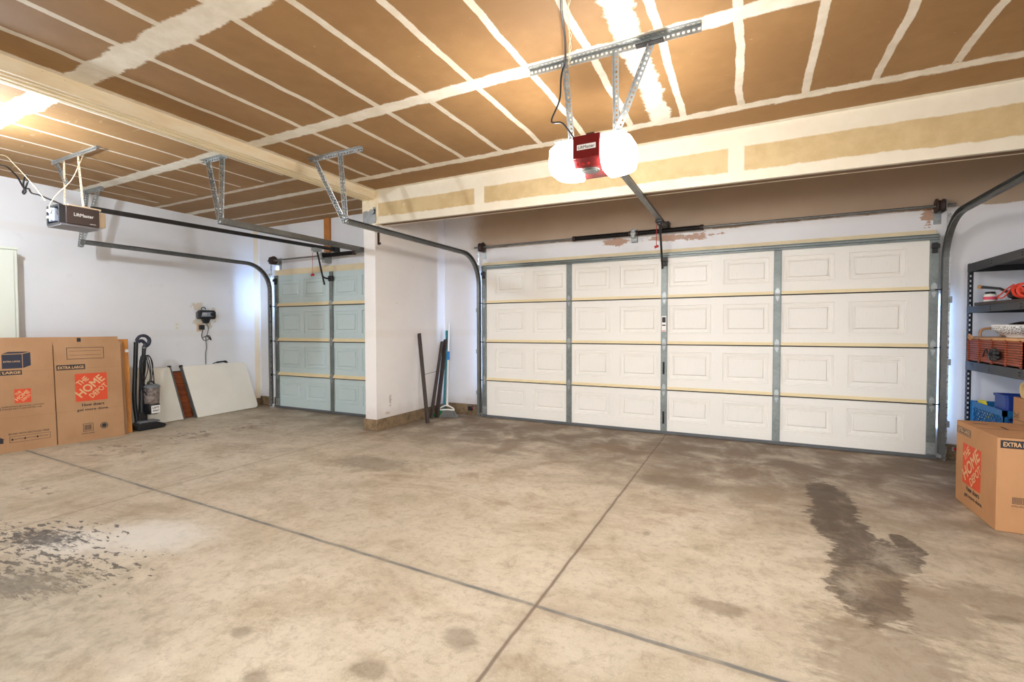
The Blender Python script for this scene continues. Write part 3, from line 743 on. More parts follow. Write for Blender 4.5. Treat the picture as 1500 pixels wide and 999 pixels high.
# ------------------------------------------------------------------ torsion bars
def torsion(label, x0, x1, y, z, springs, center, wall):
    root = thing('torsion_bar', label, 'spring bar', ((x0+x1)/2, y, z))
    MB().cyl((x0-.09, y, z), (x1+.09, y, z), .0135, 14).build('shaft', M['galv_dark'], root)
    for a, b in springs:
        n = int((b-a)/.012); pts = []
        s = MB()
        s.cyl((a, y, z), (b, y, z), .0245, 16)
        pts = [(a + (b-a)*i/(n*10), y + .0265*math.cos(2*PI*i/10), z + .0265*math.sin(2*PI*i/10)) for i in range(n*10+1)]
        s.tube(pts, .0045, 5); sp = s.build('spring', M['spring'], root)
        for e in (a, b):
            MB().cyl((e-.018, y, z), (e+.018, y, z), .033, 16).build('spring_cone', M['rust'], root)
    for e, sg in ((x0, 1), (x1, -1)):
        d = MB(); d.lathe((0,0,0), [(.02,-.03), (.062,-.03), (.062,-.02), (.05,-.015), (.052,.015), (.068,.022), (.068,.03), (.02,.03)], 24)
        for i, v in enumerate(d.v): d.v[i] = V((e + sg*.03 + v.z*sg, y + v.x, z + v.y))
        d.build('cable_drum', M['rust'], root)
        b = MB(); b.box(e-.012, e-.007, y-.045, wall, z-.06, z+.05) if sg > 0 else b.box(e+.007, e+.012, y-.045, wall, z-.06, z+.05)
        b.box(min(e-sg*.01, e+sg*.05), max(e-sg*.01, e+sg*.05), wall-.004, wall, z-.16, z+.06); b.build('end_bracket', M['galv'], root)
    if center is not None:
        b = MB(); b.box(center-.022, center+.022, y-.035, y+.02, z-.06, z+.045); b.box(center-.035, center+.035, y+.02, wall, z-.10, z+.06); b.cyl((center-.03, y, z), (center+.03, y, z), .038, 16)
        b.build('centre_bracket', M['galv'], root, bevel=.004)
    return root
torsion('long torsion bar with two black springs above the wide door', -3.45, 1.67, 5.90, 2.448, [(-2.03, -1.30), (-1.225, -.48)], -1.263, YF-.003)
torsion('shorter torsion bar above the single blue grey door', -6.88, -4.40, 5.12, 2.385, [(-5.72, -5.10)], -5.74, YL-.003)
tag(MB().box(-5.83, -5.71, YL-.035, YL, 2.452, CEIL).build('wood_post', M['wood_stud'], bevel=.003), 'orange raw wood block on the wall above the single door', 'wood block')

# ------------------------------------------------------------------ red opener with lit covers
op = thing('garage_door_opener', 'red garage door opener with two glowing white light covers', 'garage door opener', (-.93, 2.93, 2.42))
side = [(0, .0), (.0, .185), (.28, .185), (.28, -.012), (.055, -.012)]
h = MB(); h.prism([(0, .045), (.0, .19), (.29, .19), (.29, .0), (.04, .0)], (-1.022, 2.93, 2.322), (0,1,0), (0,0,1), (.186,0,0))
h.build('housing', M['red_housing'], op, bevel=.006)
MB().prism([(0,.045),(.001,.19),(-.004,.19),(-.005,.047)], (-1.016, 2.93, 2.322), (0,1,0), (0,0,1), (.174,0,0)).build('front_plate', M['red_plate'], op)
f = Face((-1.016, 2.9245, 2.322), (1,0,0), (0,0,1))
pl_ = MB(); f.rect(pl_, .028, .098, .124, .034, .001); pb = pl_.build('name_plate', M['white_label'], op)
tx = MB(); f.text(tx, 'LiftMaster', .036, .105, .108, .020, .002); f.frame(tx, .030, .100, .120, .030, .0022); tx.build('plate_lettering', M['ink'], pb)
c = MB(); c.cyl((-.93, 3.035, 2.3225), (-.93, 3.035, 2.315), .058, 28); c.build('speaker_ring', M['shade_and_ring'], op)
MB().cyl((-.93, 3.035, 2.316), (-.93, 3.035, 2.3125), .044, 28).build('speaker_grille', M['grille'], op)
for i in range(3): MB().cyl((-.985+.034*i, 2.945, 2.338), (-.985+.034*i, 2.935, 2.332), .008, 10).build('button', M['red_plastic'], op)
def cover(x0, sg):
    """rounded translucent lamp cover: half-superellipse in plan and section"""
    m = MB(); W, D, Hh = .185, .30, .225; seg = 20; rows = 10; vs = []
    yc, zc = 3.075, 2.405
    for i in range(rows+1):
        t = i/rows; k = (1 - t**2.6)**(1/2.6) if t < 1 else 0.0
        sc = .52 + .48*k
        for j in range(seg):
            a = 2*PI*j/seg; ca, sa = math.cos(a), math.sin(a); e = 4.5
            rr = 1/((abs(ca)**e + abs(sa)**e)**(1/e))
            vs.append((x0 + sg*W*t, yc + D/2*rr*ca*sc, zc + Hh/2*rr*sa*sc))
    fs = [(i*seg+j, i*seg+(j+1)%seg, (i+1)*seg+(j+1)%seg, (i+1)*seg+j) for i in range(rows) for j in range(seg)]
    fs += [tuple(range(seg))[::-1], tuple(range(rows*seg, (rows+1)*seg))]
    if sg < 0: fs = [q[::-1] for q in fs]
    m._add(vs, fs, True); return m
cover(-1.024, -1).build('lamp_cover', M['lamp'], op); cover(-.834, 1).build('lamp_cover', M['lamp'], op)
MB().box(-1.16, -.695, 2.975, 3.20, 2.519, 2.524).build('light_shield_plate', M['galv'], op)  # plate added over the covers to hold back their upward light
b = MB(); b.box(-1.0, -.86, 2.99, 3.03, 2.525, 2.535); b.build('mounting_strap', M['white_plastic'], op, bevel=.002)
b = MB(); b.box(-.945, -.895, 2.985, 3.04, 2.535, 2.546); b.build('chain_sprocket', M['black_metal'], op)
r = MB(); r.box(-.905, -.865, 3.15, 5.94, 2.485, 2.489).box(-.887, -.883, 3.15, 5.94, 2.489, 2.522).box(-.912, -.905, 3.15, 5.9, 2.485, 2.50).box(-.865, -.858, 3.15, 5.9, 2.485, 2.50)
r.build('rail', M['galv_dark'], op)
for x in (-.9, -.868): MB().tube([(x, 3.2, 2.515), (x, 5.75, 2.515)], .006, 6).build('chain', M['black_metal'], op)
t = MB(); t.box(-.925, -.845, 5.42, 5.58, 2.455, 2.486).box(-.905, -.865, 5.45, 5.52, 2.43, 2.46); tr = t.build('trolley', M['black_metal'], op, bevel=.005)
t = MB(); t.box(-.93, -.84, 5.86, 5.997, 2.486, 2.55); t.build('header_bracket', M['black_metal'], op, bevel=.004)
a = MB(); a.bar((-.886, 5.50, 2.45), (-.886, 5.71, 1.97), .024, .005, (1,0,0)); a.bar((-.884, 5.67, 2.07), (-.884, 5.885, 2.08), .024, .005, (1,0,0)); a.cyl((-.90, 5.67, 2.07), (-.87, 5.67, 2.07), .012, 10)
a.build('door_arm', M['black_metal'], op)
b = MB(); b.box(-.92, -.86, 5.875, 5.914, 2.03, 2.13); b.cyl((-.93, 5.885, 2.08), (-.85, 5.885, 2.08), .009, 8); b.build('door_bracket', M['black_metal'], op)
MB().tube([(-.915, 5.46, 2.44), (-.915, 5.46, 2.20)], .004, 6).build('release_cord', M['red_plastic'], op)
MB().cyl((-.935, 5.46, 2.185), (-.893, 5.46, 2.20), .014, 12).build('release_handle', M['red_plastic'], op)
# perforated frame that carries it
hg = thing('opener_hanger', 'long perforated steel ceiling angle with three struts above the red opener', 'hanger', (-.77, 2.86, CEIL))
MB().angle((-1.29, 2.865, CEIL-.002), (-.242, 2.865, CEIL-.002), (0,-1,0), (0,0,-1), .042, .003, hole=(.014,.014), pitch=.027).build('ceiling_angle', M['galv'], hg)
MB().box(-.60, -.44, 2.82, 2.862, CEIL-.048, CEIL-.043).build('splice_plate', M['black_metal'], hg)
for p, q in (((-1.055, 2.855, 2.955), (-1.06, 3.0, 2.528)), ((-.735, 2.855, 2.955), (-.765, 3.0, 2.528)), ((-.515, 2.855, 2.955), (-.752, 2.99, 2.528))):
    MB().angle(p, q, (1,0,0), (0,-1,0), .03, .0028, hole=(.012,.012), pitch=.026).build('strut', M['galv'], hg)
tag(MB().tube([(-.70, 1.9, 2.96), (-.857, 2.287, 2.955), (-.907, 2.44, 2.95), (-.967, 2.649, 2.95), (-1.03, 2.815, 2.93), (-1.045, 2.82, 2.90), (-1.061, 2.83, 2.85), (-1.079, 2.85, 2.727), (-1.145, 2.88, 2.619), (-1.075, 2.90, 2.60), (-1.01, 2.95, 2.50)], .006, 8, True).build('power_cord', M['black_plastic'], op))
wr = MB()
for ph_ in (0, PI):
    base = catmull([V(p) for p in ((-.70, 2.0, 2.962), (-.815, 2.292, 2.955), (-.88, 2.46, 2.95), (-.925, 2.62, 2.95), (-.995, 2.80, 2.935), (-1.0, 2.822, 2.915))], 10)
    wr.tube([p + V((.006*math.cos(i*.55+ph_), 0, .008*math.sin(i*.55+ph_))) for i, p in enumerate(base)], .0022, 5)
tag(wr.build('wire', M['ivory_wire']), 'twisted pale wire beside the black cord on the ceiling', 'wire')

# ------------------------------------------------------------------ brown opener in the single bay
o2 = thing('garage_door_opener', 'dark brown garage door opener over the left bay', 'garage door opener', (-5.605, 2.1, 2.32))
MB().box(-5.72, -5.47, 2.03, 2.275, 2.235, 2.40).build('housing', M['brown_housing'], o2, bevel=.006)
MB().box(-5.725, -5.475, 1.99, 2.27, 2.212, 2.236).build('base_plate', M['housing_grey'], o2, bevel=.004)
m = MB(); m.ring((-5.725, 1.985, 2.222), (1,0,0), (0,0,1), (0,.046,0), rrect(.25, .178, .02), [(a*.86+.0175, b*.80+.018) for a, b in rrect(.25, .178, .02)]); m.build('end_frame', M['black_plastic'], o2)
MB().box(-5.71, -5.60, 1.995, 2.03, 2.262, 2.382).build('circuit_panel', M['device_face'], o2, bevel=.004)
for x, z in ((-5.69, 2.36), (-5.655, 2.345), (-5.62, 2.365), (-5.69, 2.30), (-5.64, 2.28)): MB().cyl((x, 1.996, z), (x, 1.978, z), .013, 10).build('terminal', M['white_plastic'], o2)
m = MB(); m.cyl((-5.535, 2.03, 2.335), (-5.535, 1.995, 2.33), .026, 16); m.build('lamp_socket', M['black_plastic'], o2)
MB().box(-5.70, -5.49, 2.27, 2.335, 2.245, 2.385).build('rear_cover', M['beige_plastic'], o2, bevel=.012)
MB().box(-5.64, -5.50, 2.06, 2.30, 2.40, 2.416).build('mounting_pad', M['beige_plastic'], o2)
f = Face((-5.4695, 2.03, 2.235), (0,1,0), (0,0,1)); tx = MB(); f.text(tx, 'LiftMaster', .055, .076, .145, .030, .001); tx.build('lettering', M['white_label'], o2); tx = MB(); f.rect(tx, .17, .020, .045, .004, .001); tx.build('rating_mark', M['white_label'], o2)
r = MB(); r.bar((-5.567, 2.25, 2.424), (-5.567, 5.2, 2.475), .035, .045); r.build('rail', M['black_metal'], o2, bevel=.006)
t = MB(); t.box(-5.605, -5.53, 4.80, 4.93, 2.40, 2.446); t.cyl((-5.6, 4.84, 2.395), (-5.53, 4.84, 2.395), .012, 10); t.build('trolley', M['galv'], o2, bevel=.005)
t = MB(); t.box(-5.61, -5.53, 5.16, 5.268, 2.445, 2.52); t.build('header_bracket', M['black_metal'], o2)
a = MB(); a.bar((-5.567, 4.87, 2.42), (-5.567, 5.0, 1.93), .03, .007, (1,0,0)); a.tube([(-5.565, 4.97, 2.05), (-5.565, 5.02, 2.03), (-5.57, 5.09, 2.03), (-5.58, 5.125, 2.035)], .013, 8, True); a.build('door_arm', M['black_metal'], o2)
b = MB(); b.box(-5.62, -5.54, 5.11, 5.155, 2.0, 2.075); b.build('door_bracket', M['black_metal'], o2, bevel=.006)
MB().tube([(-5.60, 4.82, 2.38), (-5.60, 4.82, 2.07)], .003, 6).build('release_cord', M['red_plastic'], o2)
MB().cyl((-5.625, 4.82, 2.055), (-5.58, 4.82, 2.065), .016, 12).build('release_handle', M['red_plastic'], o2)
h2 = thing('opener_hanger', 'bluish ceiling bracket with pale straps holding the brown opener', 'hanger', (-5.8, 2.25, CEIL))
m = MB(); m.box(-6.28, -5.38, 2.225, 2.262, CEIL-.004, CEIL); m.angle((-6.28, 2.225, CEIL-.004), (-5.38, 2.225, CEIL-.004), (0,0,-1), (0,1,0), .036); m.build('ceiling_angle', M['galv'], h2)
MB().angle((-6.20, 2.24, 2.945), (-5.98, 2.24, 2.70), (1,0,0), (0,-1,0), .026).build('brace', M['galv'], h2)
MB().perf((-6.05, 2.24, 2.945), (-6.0, 2.22, 2.42), (1,0,0), .034, .003).build('strap', M['beige_plastic'], h2)
MB().box(-5.72, -5.55, 2.20, 2.23, 2.416, 2.43).bar((-6.0, 2.22, 2.425), (-5.6, 2.22, 2.425), .03, .003, (0,1,0)).build('cross_bar', M['beige_plastic'], h2)
MB().perf((-5.765, 2.24, 2.945), (-5.62, 2.215, 2.42), (1,0,0), .036, .003).build('strap', M['beige_plastic'], h2)
kn = [(-6.95, 1.98, 2.965), (-6.6, 1.99, 2.90), (-6.38, 2.0, 2.775), (-6.25, 2.0, 2.66), (-6.20, 2.0, 2.63), (-6.15, 2.005, 2.70), (-6.20, 2.01, 2.755), (-6.255, 2.01, 2.71), (-6.21, 1.995, 2.64), (-6.15, 1.99, 2.60), (-6.19, 1.99, 2.575), (-6.25, 2.0, 2.60), (-6.24, 2.01, 2.63), (-6.15, 2.01, 2.625), (-6.06, 2.0, 2.57), (-5.9, 2.0, 2.53), (-5.73, 2.02, 2.47), (-5.6, 2.05, 2.42)]
tag(MB().tube(kn, .0075, 8, True).build('power_cord', M['black_plastic'], o2))
tag(MB().tube([(-6.75, 1.85, 2.97), (-6.35, 1.9, 2.94), (-6.08, 1.9, 2.80), (-5.80, 1.92, 2.60), (-5.72, 1.98, 2.45)], .0035, 6, True).build('wire', M['ivory_wire']), 'ivory wire hanging left of the brown opener', 'wire')
tag(MB().tube([(-5.60, 2.22, 2.93), (-5.50, 2.14, 2.78), (-5.55, 2.10, 2.64), (-5.62, 2.02, 2.50), (-5.64, 1.98, 2.40), (-5.63, 1.975, 2.33)], .0035, 6, True).build('wire', M['ivory_wire']), 'ivory wire dangling along the strap of the brown opener', 'wire')

# ceiling lamp of the single bay, just outside the photograph on the left
lp = thing('ceiling_lamp', 'bare bulb hanging on a short cord from the left bay ceiling', 'lamp', (-5.35, 1.28, CEIL))
MB().lathe((-5.35, 1.28, CEIL), [(.06, 0), (.058, -.02), (.035, -.045), (.028, -.06)], 24).build('lamp_holder', M['white_plastic'], lp)
MB().tube([(-5.35, 1.28, CEIL-.05), (-5.35, 1.28, CEIL-.30)], .006, 8).build('lamp_cord', M['white_plastic'], lp)
MB().cyl((-5.35, 1.28, CEIL-.25), (-5.35, 1.28, CEIL-.32), .021, 16).build('lamp_socket', M['white_plastic'], lp)
MB().lathe((-5.35, 1.28, CEIL-.32), [(.014, 0), (.016, -.025), (.03, -.055), (.034, -.08), (.028, -.10), (.012, -.112), (.002, -.115)], 24).build('bulb', M['bulb'], lp)

# ------------------------------------------------------------------ left wall things
def cardboard(name, label, p0, p1, top, h, t, mat, slit=None):
    """flat sheet: lower edge p0-p1 on the floor, leaning so that its top is moved by vector top"""
    root = thing(name, label, 'cardboard', p0)
    u = (V(p1)-V(p0)); v = V(top); n = u.cross(v).normalized()
    return root, u, v, n
cb = thing('flattened_box', 'large flattened cardboard box printed with orange logos, foremost in the stack', 'cardboard', (-6.77, 1.4, 0))
P0, P1 = V((-6.908, 1.72, 0)), V((-6.735, 3.0, 0)); U = (P1-P0).normalized(); TOP = V((-.095, .012, 1.185)); Vv = TOP.normalized(); Hc = TOP.length
Nn = U.cross(Vv).normalized(); Lc = (P1-P0).length
xs_ = Lc - .60     # slot between the two wide panels
def sheet(a0, a1, b0, b1, lift0, lift1): return MB().obox(P0 + U*a0 + Vv*b0 + Nn*lift0, U*(a1-a0), Vv*(b1-b0), Nn*(lift1-lift0))
sh = sheet(0, xs_-.004, 0, Hc*.955, -.006, 0); sh.build('panel', M['card'], cb)
sheet(xs_+.004, Lc, 0, Hc*.955, -.007, -.0005).build('panel', M['card'], cb)
sheet(0, Lc-.02, Hc*.955-.03, Hc+.012, -.016, -.0075).build('rear_flap', M['card'], cb)
F = Face(P0, U, Vv); F.n = Nn
for b in (.30*Hc, .705*Hc):
    for a, w_ in ((0, xs_-.01), (xs_+.01, Lc-xs_-.01)): F.rect(MB(), a, b, w_, .003, .0006).build('fold_crease', M['card2'], cb)
a0 = xs_ + .02
def prn(name, mat=None, par=None):
    """one printed item of the sheet: call the function it returns to finish it"""
    m = MB(); return m, (lambda: m.build(name, M[mat or 'ink'], par or cb))
m, ok = prn('title_bar'); F.rect(m, a0, .700*Hc-.006, .245, .058); t1 = ok()
m, ok = prn('title_lettering', 'kraft_print', t1); F.text(m, 'EXTRA LARGE', a0+.012, .700*Hc+.008, .222, .030, .0009, .02); ok()
m, ok = prn('title_bar'); F.rect(m, xs_-.555, .660*Hc+.020, .305, .050); t1 = ok()
m, ok = prn('title_lettering', 'kraft_print', t1); F.text(m, 'EXTRA LARGE', xs_-.545, .660*Hc+.032, .285, .027, .0009, .02); ok()
m, ok = prn('address_frame'); F.frame(m, a0+.09, .795*Hc, .33, .112*Hc, .005); F.rect(m, a0+.115, .832*Hc, .28, .003); F.rect(m, a0+.115, .872*Hc, .28, .003); ok()
m, ok = prn('barcode'); F.frame(m, a0+.20, .093*Hc, .09, .075*Hc, .004)
for i in range(9): F.rect(m, a0+.212+.0072*i, .105*Hc, .0036, .05*Hc)
ok()
m, ok = prn('barcode_caption'); F.text(m, 'EXTRA LARGE', a0+.19, .068*Hc, .11, .014); ok()
cc = [(.045*math.cos(2*PI*i/28), .045*math.sin(2*PI*i/28)) for i in range(28)]
m, ok = prn('round_seal'); F.poly(m, [(a0+.39+x*.8, .13*Hc+y*.8) for x, y in cc]); t1 = ok()
m, ok = prn('seal_ring', 'kraft_print', t1); m.ring(F.p(a0+.39, .13*Hc, .0009), F.u, F.v, F.n*.0003, [(x*.62, y*.62) for x, y in cc], [(x*.54, y*.54) for x, y in cc]); ok()
m, ok = prn('slogan'); F.text(m, 'How doers', a0+.20, .335*Hc, .20, .036, bold=.02); ok(); m, ok = prn('slogan'); F.text(m, 'get more done.', a0+.155, .285*Hc, .285, .036, bold=.02); ok()
m, ok = prn('recycling_note'); F.text(m, 'SUPPORTING RECYCLED CONTENT', xs_-.41, .392*Hc, .32, .014); F.text(m, 'PLEASE RECYCLE AFTER USE', xs_-.41, .372*Hc, .30, .014); ok()
m, ok = prn('recycling_patch'); F.rect(m, xs_-.46, .368*Hc, .04, .036); ok()
m, ok = prn('fiber_note'); F.text(m, 'BOXES WITH RECYCLED FIBER', xs_-.37, .150*Hc, .31, .018); F.frame(m, xs_-.365, .082*Hc, .31, .064, .003)
for i in range(3): F.text(m, 'RECYCLED', xs_-.33+.095*i, .105*Hc, .07, .012); F.rect(m, xs_-.352+.095*i, .1*Hc, .014, .02)
ok()
m, ok = prn('fiber_emblem'); F.poly(m, [(xs_-.455, .085*Hc), (xs_-.41, .085*Hc), (xs_-.41, .118*Hc), (xs_-.398, .118*Hc), (xs_-.432, .138*Hc), (xs_-.468, .118*Hc), (xs_-.455, .118*Hc)]); ok()
m, ok = prn('box_drawing', 'navy_ink')
F.poly(m, [(xs_-.395, .735*Hc), (xs_-.245, .735*Hc), (xs_-.245, .860*Hc), (xs_-.395, .860*Hc)])
F.poly(m, [(xs_-.240, .735*Hc), (xs_-.180, .758*Hc), (xs_-.180, .875*Hc), (xs_-.240, .862*Hc)])
F.poly(m, [(xs_-.395, .866*Hc), (xs_-.243, .868*Hc), (xs_-.185, .882*Hc), (xs_-.345, .884*Hc)]); t1 = ok()
m, ok = prn('drawing_lettering', 'kraft_print', t1); F.text(m, 'EXTRA LARGE', xs_-.385, .79*Hc, .125, .016, .0009); ok()
home_logo(F, cb, a0+.15, .385*Hc, .285, .285*Hc*.94); home_logo(F, cb, xs_-.315, .425*Hc, .125, .118*Hc*1.05)
tb = MB(); F.rect(tb, a0+.185, Hc*.962, .035, .045, -.006); tb.build('size_tab', M['ink'], cb)
# second sheet and the plywood
P0b, P1b = V((-6.925, 1.76, 0)), V((-6.755, 3.055, 0)); Ub = (P1b-P0b).normalized(); TOPb = V((-.09, .0, 1.15)); 
cb2 = thing('flattened_box', 'plain flattened cardboard sheet behind the printed one, showing at its right edge', 'cardboard', P0b)
MB().obox(P0b - Nn*.045, P1b-P0b, TOPb, Nn*.006).build('panel', M['card2'], cb2)
MB().obox(P0b - Nn*.030 , P1b-P0b - Ub*.008, TOPb*.99, Nn*.006).build('panel', M['card'], cb2)
P0c, P1c = V((-6.945, 1.8, 0)), V((-6.775, 3.115, 0)); TOPc = V((-.085, .01, 1.165))
pw = thing('plywood_sheet', 'orange plywood sheet leaning behind the flattened boxes', 'board', P0c)
MB().obox(P0c - Nn*.075, P1c-P0c, TOPc, Nn*.018).build('sheet', M['plywood'], pw)
m = MB(); q = P1c - Nn*.075 + TOPc*.86; m.obox(q - V((0,.035,0)), V((0,.036,0)), V((0,0,.035)), Nn*.0195); m.build('white_sticker', M['white_label'], pw)
# cabinet
cab = thing('storage_cabinet', 'tall cream cabinet against the left wall behind the cardboard', 'cabinet', (-7.16, 1.6, 0))
MB().box(XL+.016, -7.125, 1.15, 2.22, .0, 2.17).build('body', M['cabinet'], cab, bevel=.004)
dr = MB().box(-7.126, -7.110, 1.66, 2.190, .06, 2.132); dl = MB().box(-7.126, -7.110, 1.175, 1.652, .06, 2.132)
d_ = dr.build('door', M['cabinet'], cab, bevel=.004); dl.build('door', M['cabinet'], cab, bevel=.004)
MB().tube([(-7.11, 1.70, 1.60), (-7.085, 1.70, 1.61), (-7.085, 1.70, 1.72), (-7.11, 1.70, 1.73)], .006, 8).build('handle', M['chrome'], d_)
MB().box(XL+.016, -7.105, 1.15, 2.222, 2.145, 2.172).build('top_rim', M['cabinet'], cab, bevel=.003)

# vacuum cleaner
vc = thing('vacuum_cleaner', 'black upright vacuum cleaner with a clear dust cup beside the plywood', 'vacuum cleaner', (-6.92, 3.34, 0))
foot = MB(); foot.prism([(0,0), (.30,0), (.325,.02), (.31,.045), (.24,.075), (.06,.085), (.0,.06)], (-7.02, 3.175, .008), (0,1,0), (0,0,1), (.21,0,0)); foot.build('floor_head', M['black_plastic'], vc, bevel=.008)
g = MB(); g.prism([(.03,0), (.27,0), (.25,.02), (.05,.025)], (-6.985, 3.18, .088), (0,1,0), (0,0,1), (.14,0,.0)); g.build('head_cover', M['grey_plastic'], vc, bevel=.006)
for y in (3.20, 3.46): MB().cyl((-7.03, y, .03), (-7.0, y, .03), .03, 16).build('wheel', M['black_plastic'], vc)
s = MB(); s.tube([(-6.965, 3.285, .07), (-6.965, 3.29, .30), (-6.965, 3.30, .62), (-6.965, 3.31, .88)], .032, 12); s.box(-7.0, -6.93, 3.24, 3.34, .07, .22); s.build('spine', M['black_plastic'], vc, bevel=.006)
MB().lathe((-6.915, 3.385, .185), [(.06, 0), (.082, .01), (.084, .09), (.08, .13), (.08, .135)], 28).build('filter_base', M['black_plastic'], vc)
MB().lathe((-6.915, 3.385, .322), [(.078, 0), (.080, .01), (.086, .17), (.086, .20)], 28).build('dust_cup', M['dustcup'], vc)
lid = MB().lathe((-6.915, 3.385, .522), [(.089, 0), (.092, .012), (.085, .03), (.05, .05), (.0, .055)], 28).build('cup_lid', M['grey_plastic'], vc)
MB().tube([(-6.915, 3.335, .565), (-6.915, 3.35, .60), (-6.915, 3.39, .605), (-6.915, 3.42, .565)], .011, 8, True).build('carry_handle', M['black_plastic'], lid)
lb = MB().box(-6.832, -6.828, 3.335, 3.435, .20, .30).build('label', M['white_label'], vc)
f = Face((-6.828, 3.335, .20), (0,1,0), (0,0,1)); tx = MB(); f.text(tx, 'LIFT', .012, .060, .076, .022, .001, .03); f.text(tx, 'AWAY', .012, .020, .076, .026, .001, .03); tx.build('label_print', M['ink'], lb)
w1 = MB(); w1.tube([(-6.95, 3.315, .86), (-6.95, 3.322, 1.0), (-6.95, 3.33, 1.07)], [.020, .022, .024], 12); w1.build('wand', M['black_plastic'], vc)
MB().cyl((-6.95, 3.326, 1.035), (-6.95, 3.328, 1.05), .027, 14).build('wand_collar', M['grey_plastic'], vc)
hd_ = MB(); hd_.tube([(-6.95, 3.33, 1.05), (-6.95, 3.375, 1.09), (-6.95, 3.385, 1.15), (-6.95, 3.345, 1.195), (-6.95, 3.285, 1.195), (-6.95, 3.25, 1.15), (-6.95, 3.262, 1.115)], [.022, .022, .02, .018, .02, .026], 12, True)
hd_.tube([(-6.95, 3.262, 1.12), (-6.95, 3.30, 1.135), (-6.95, 3.335, 1.10), (-6.95, 3.335, 1.05)], .021, 10, True); hd_.build('handle', M['dark_blue_plastic'], vc)
MB().tube([(-6.96, 3.235, .10), (-6.97, 3.215, .40), (-6.97, 3.232, .80), (-6.955, 3.24, 1.12)], .024, 10, True).build('hose', M['black_plastic'], vc)
cd = MB()
rc = random.Random(11)
for i in range(6):
    cy, cz, w_, h_, tl_ = 3.292 + .006*i, .80 - .022*i, .030 + .011*i, .15 + .022*i, rc.uniform(-.25, .25)
    pts = []
    for k in range(12):
        a = 2*PI*k/12; yy, zz = w_*math.cos(a)*(1+rc.uniform(-.12,.12)), h_*math.sin(a)
        pts.append((-6.915 + .006*i + .01*math.sin(a*2+i), cy + yy + tl_*zz*.35, cz + zz))
    cd.tube(catmull([V(q) for q in pts], 4, True), .0055, 6, False, True)
cd.build('cord_coil', M['black_plastic'], vc)

# leaning tables and board
def lean_frame(p0, p1, top): return V(p0), (V(p1)-V(p0)), V(top)
def folding_table(label, p0, p1, top, flip, lip):
    root = thing('folding_table', label, 'folding table', p0)
    o, u, v = lean_frame(p0, p1, top); un = u.normalized(); vn = v.normalized(); n = un.cross(vn).normalized(); L, H_ = u.length, v.length
    r = .06; poly = rrect(L, H_, r, 6)
    if flip > 0:  # square left corners, rounded right ones
        poly = [(0,0)] + poly[:14] + [(0,H_)]
    elif flip < 0:
        poly = [(L,0), (L,H_)] + poly[14:]
    MB().prism(poly, o, un, vn, n*-.038).build('top', M['table_top'], root, bevel=.008)
    e = MB()
    a = -.014 if flip > 0 else L
    e.obox(o + un*a - n*.045 , un*.014, v, n*.05); e.build('edge_channel', M['galv_dark'], root)
    e = MB(); a = -.02 if flip > 0 else L-.01
    e.obox(o + un*a + v*.985 - n*.04, un*.03, vn*.03, n*.04); e.build('hinge', M['black_metal'], root)
    for b in (.08, H_-.11): MB().obox(o + un*(.2 if flip > 0 else .05) + vn*b - n*.06, un*(L-.32), vn*.028, n*.02).build('under_frame', M['galv'], root)
    if lip:
        e = MB(); q = o + un*(L*.47) + vn*H_ - n*.03; e.tube([q, q + un*.05 + vn*.022, q + un*.15 + vn*.03, q + un*.22 + vn*.026, q + un*.23 - vn*.004], [.006, .012, .017, .016], 10, True); e.build('carry_handle', M['black_plastic'], root)
    return root
folding_table('large white folding tabletop with rounded right corners leaning on the left wall', (-7.11, 4.06, .002), (-7.135, 5.035, .010), (-.205, -.085, .745), 1, True)
folding_table('white folding tabletop half hidden behind the vacuum cleaner', (-7.15, 3.20, .002), (-7.155, 3.90, .002), (-.165, -.085, .745), -1, False)
bd = thing('wooden_board', 'red brown wooden board leaning between the two white tabletops', 'board', (-7.19, 3.95, 0))
MB().obox((-7.242, 3.85, .002), (0, .22, 0), (-.122, -.07, .665), (-.010, 0, -.002)).build('panel', M['red_wood'], bd)
MB().obox((-7.242-.122, 3.85-.07, .667), (0, .22, 0), (-.002, 0, .012), (-.010, 0, -.002)).build('edge_band', M['black_metal'], bd)

# outlet, opener unit and cord on the left wall
wo = thing('wall_outlet', 'white wall outlet plate left of the black charger', 'outlet', (XL, 3.95, 1.32))
MB().box(XL, XL+.006, 3.912, 3.988, 1.263, 1.383).build('cover_plate', M['white_plastic'], wo, bevel=.002)
for z in (1.298, 1.348):
    sk = MB().cyl((XL+.005, 3.95, z), (XL+.009, 3.95, z), .017, 16).build('socket', M['white_plastic'], wo)
    for y, h_ in ((3.941, .008), (3.955, .006)): MB().box(XL+.0085, XL+.0095, y, y+.003, z-.004, z+h_).build('slot', M['ink'], sk)
ch = thing('tool_charger', 'black tool charger with a silver face mounted on the left wall', 'charger', (XL, 4.34, 1.5))
X0 = XL + .002
m = MB(); m.prism([(0,0), (.235,0), (.25,.03), (.25,.11), (.225,.135), (.03,.135), (.0,.11)], (X0, 4.225, 1.435), (0,1,0), (0,0,1), (.07,0,0)); m.build('body', M['black_plastic'], ch, bevel=.008)
m = MB(); m.prism([(.03,.035), (.20,.04), (.225,.07), (.21,.105), (.05,.10)], (X0+.07, 4.225, 1.435), (0,1,0), (0,0,1), (.006,0,0)); m.build('face_plate', M['device_face'], ch)
MB().cyl((X0+.07, 4.415, 1.508), (X0+.092, 4.415, 1.508), .03, 18).build('dial', M['black_plastic'], ch)
for i in range(3):
    for a, b in ((1.495, 1.502), (1.515, 1.525)): MB().box(X0+.0755, X0+.078, 4.265+.024*i, 4.28+.024*i, a, b).build('key', M['white_label'], ch)
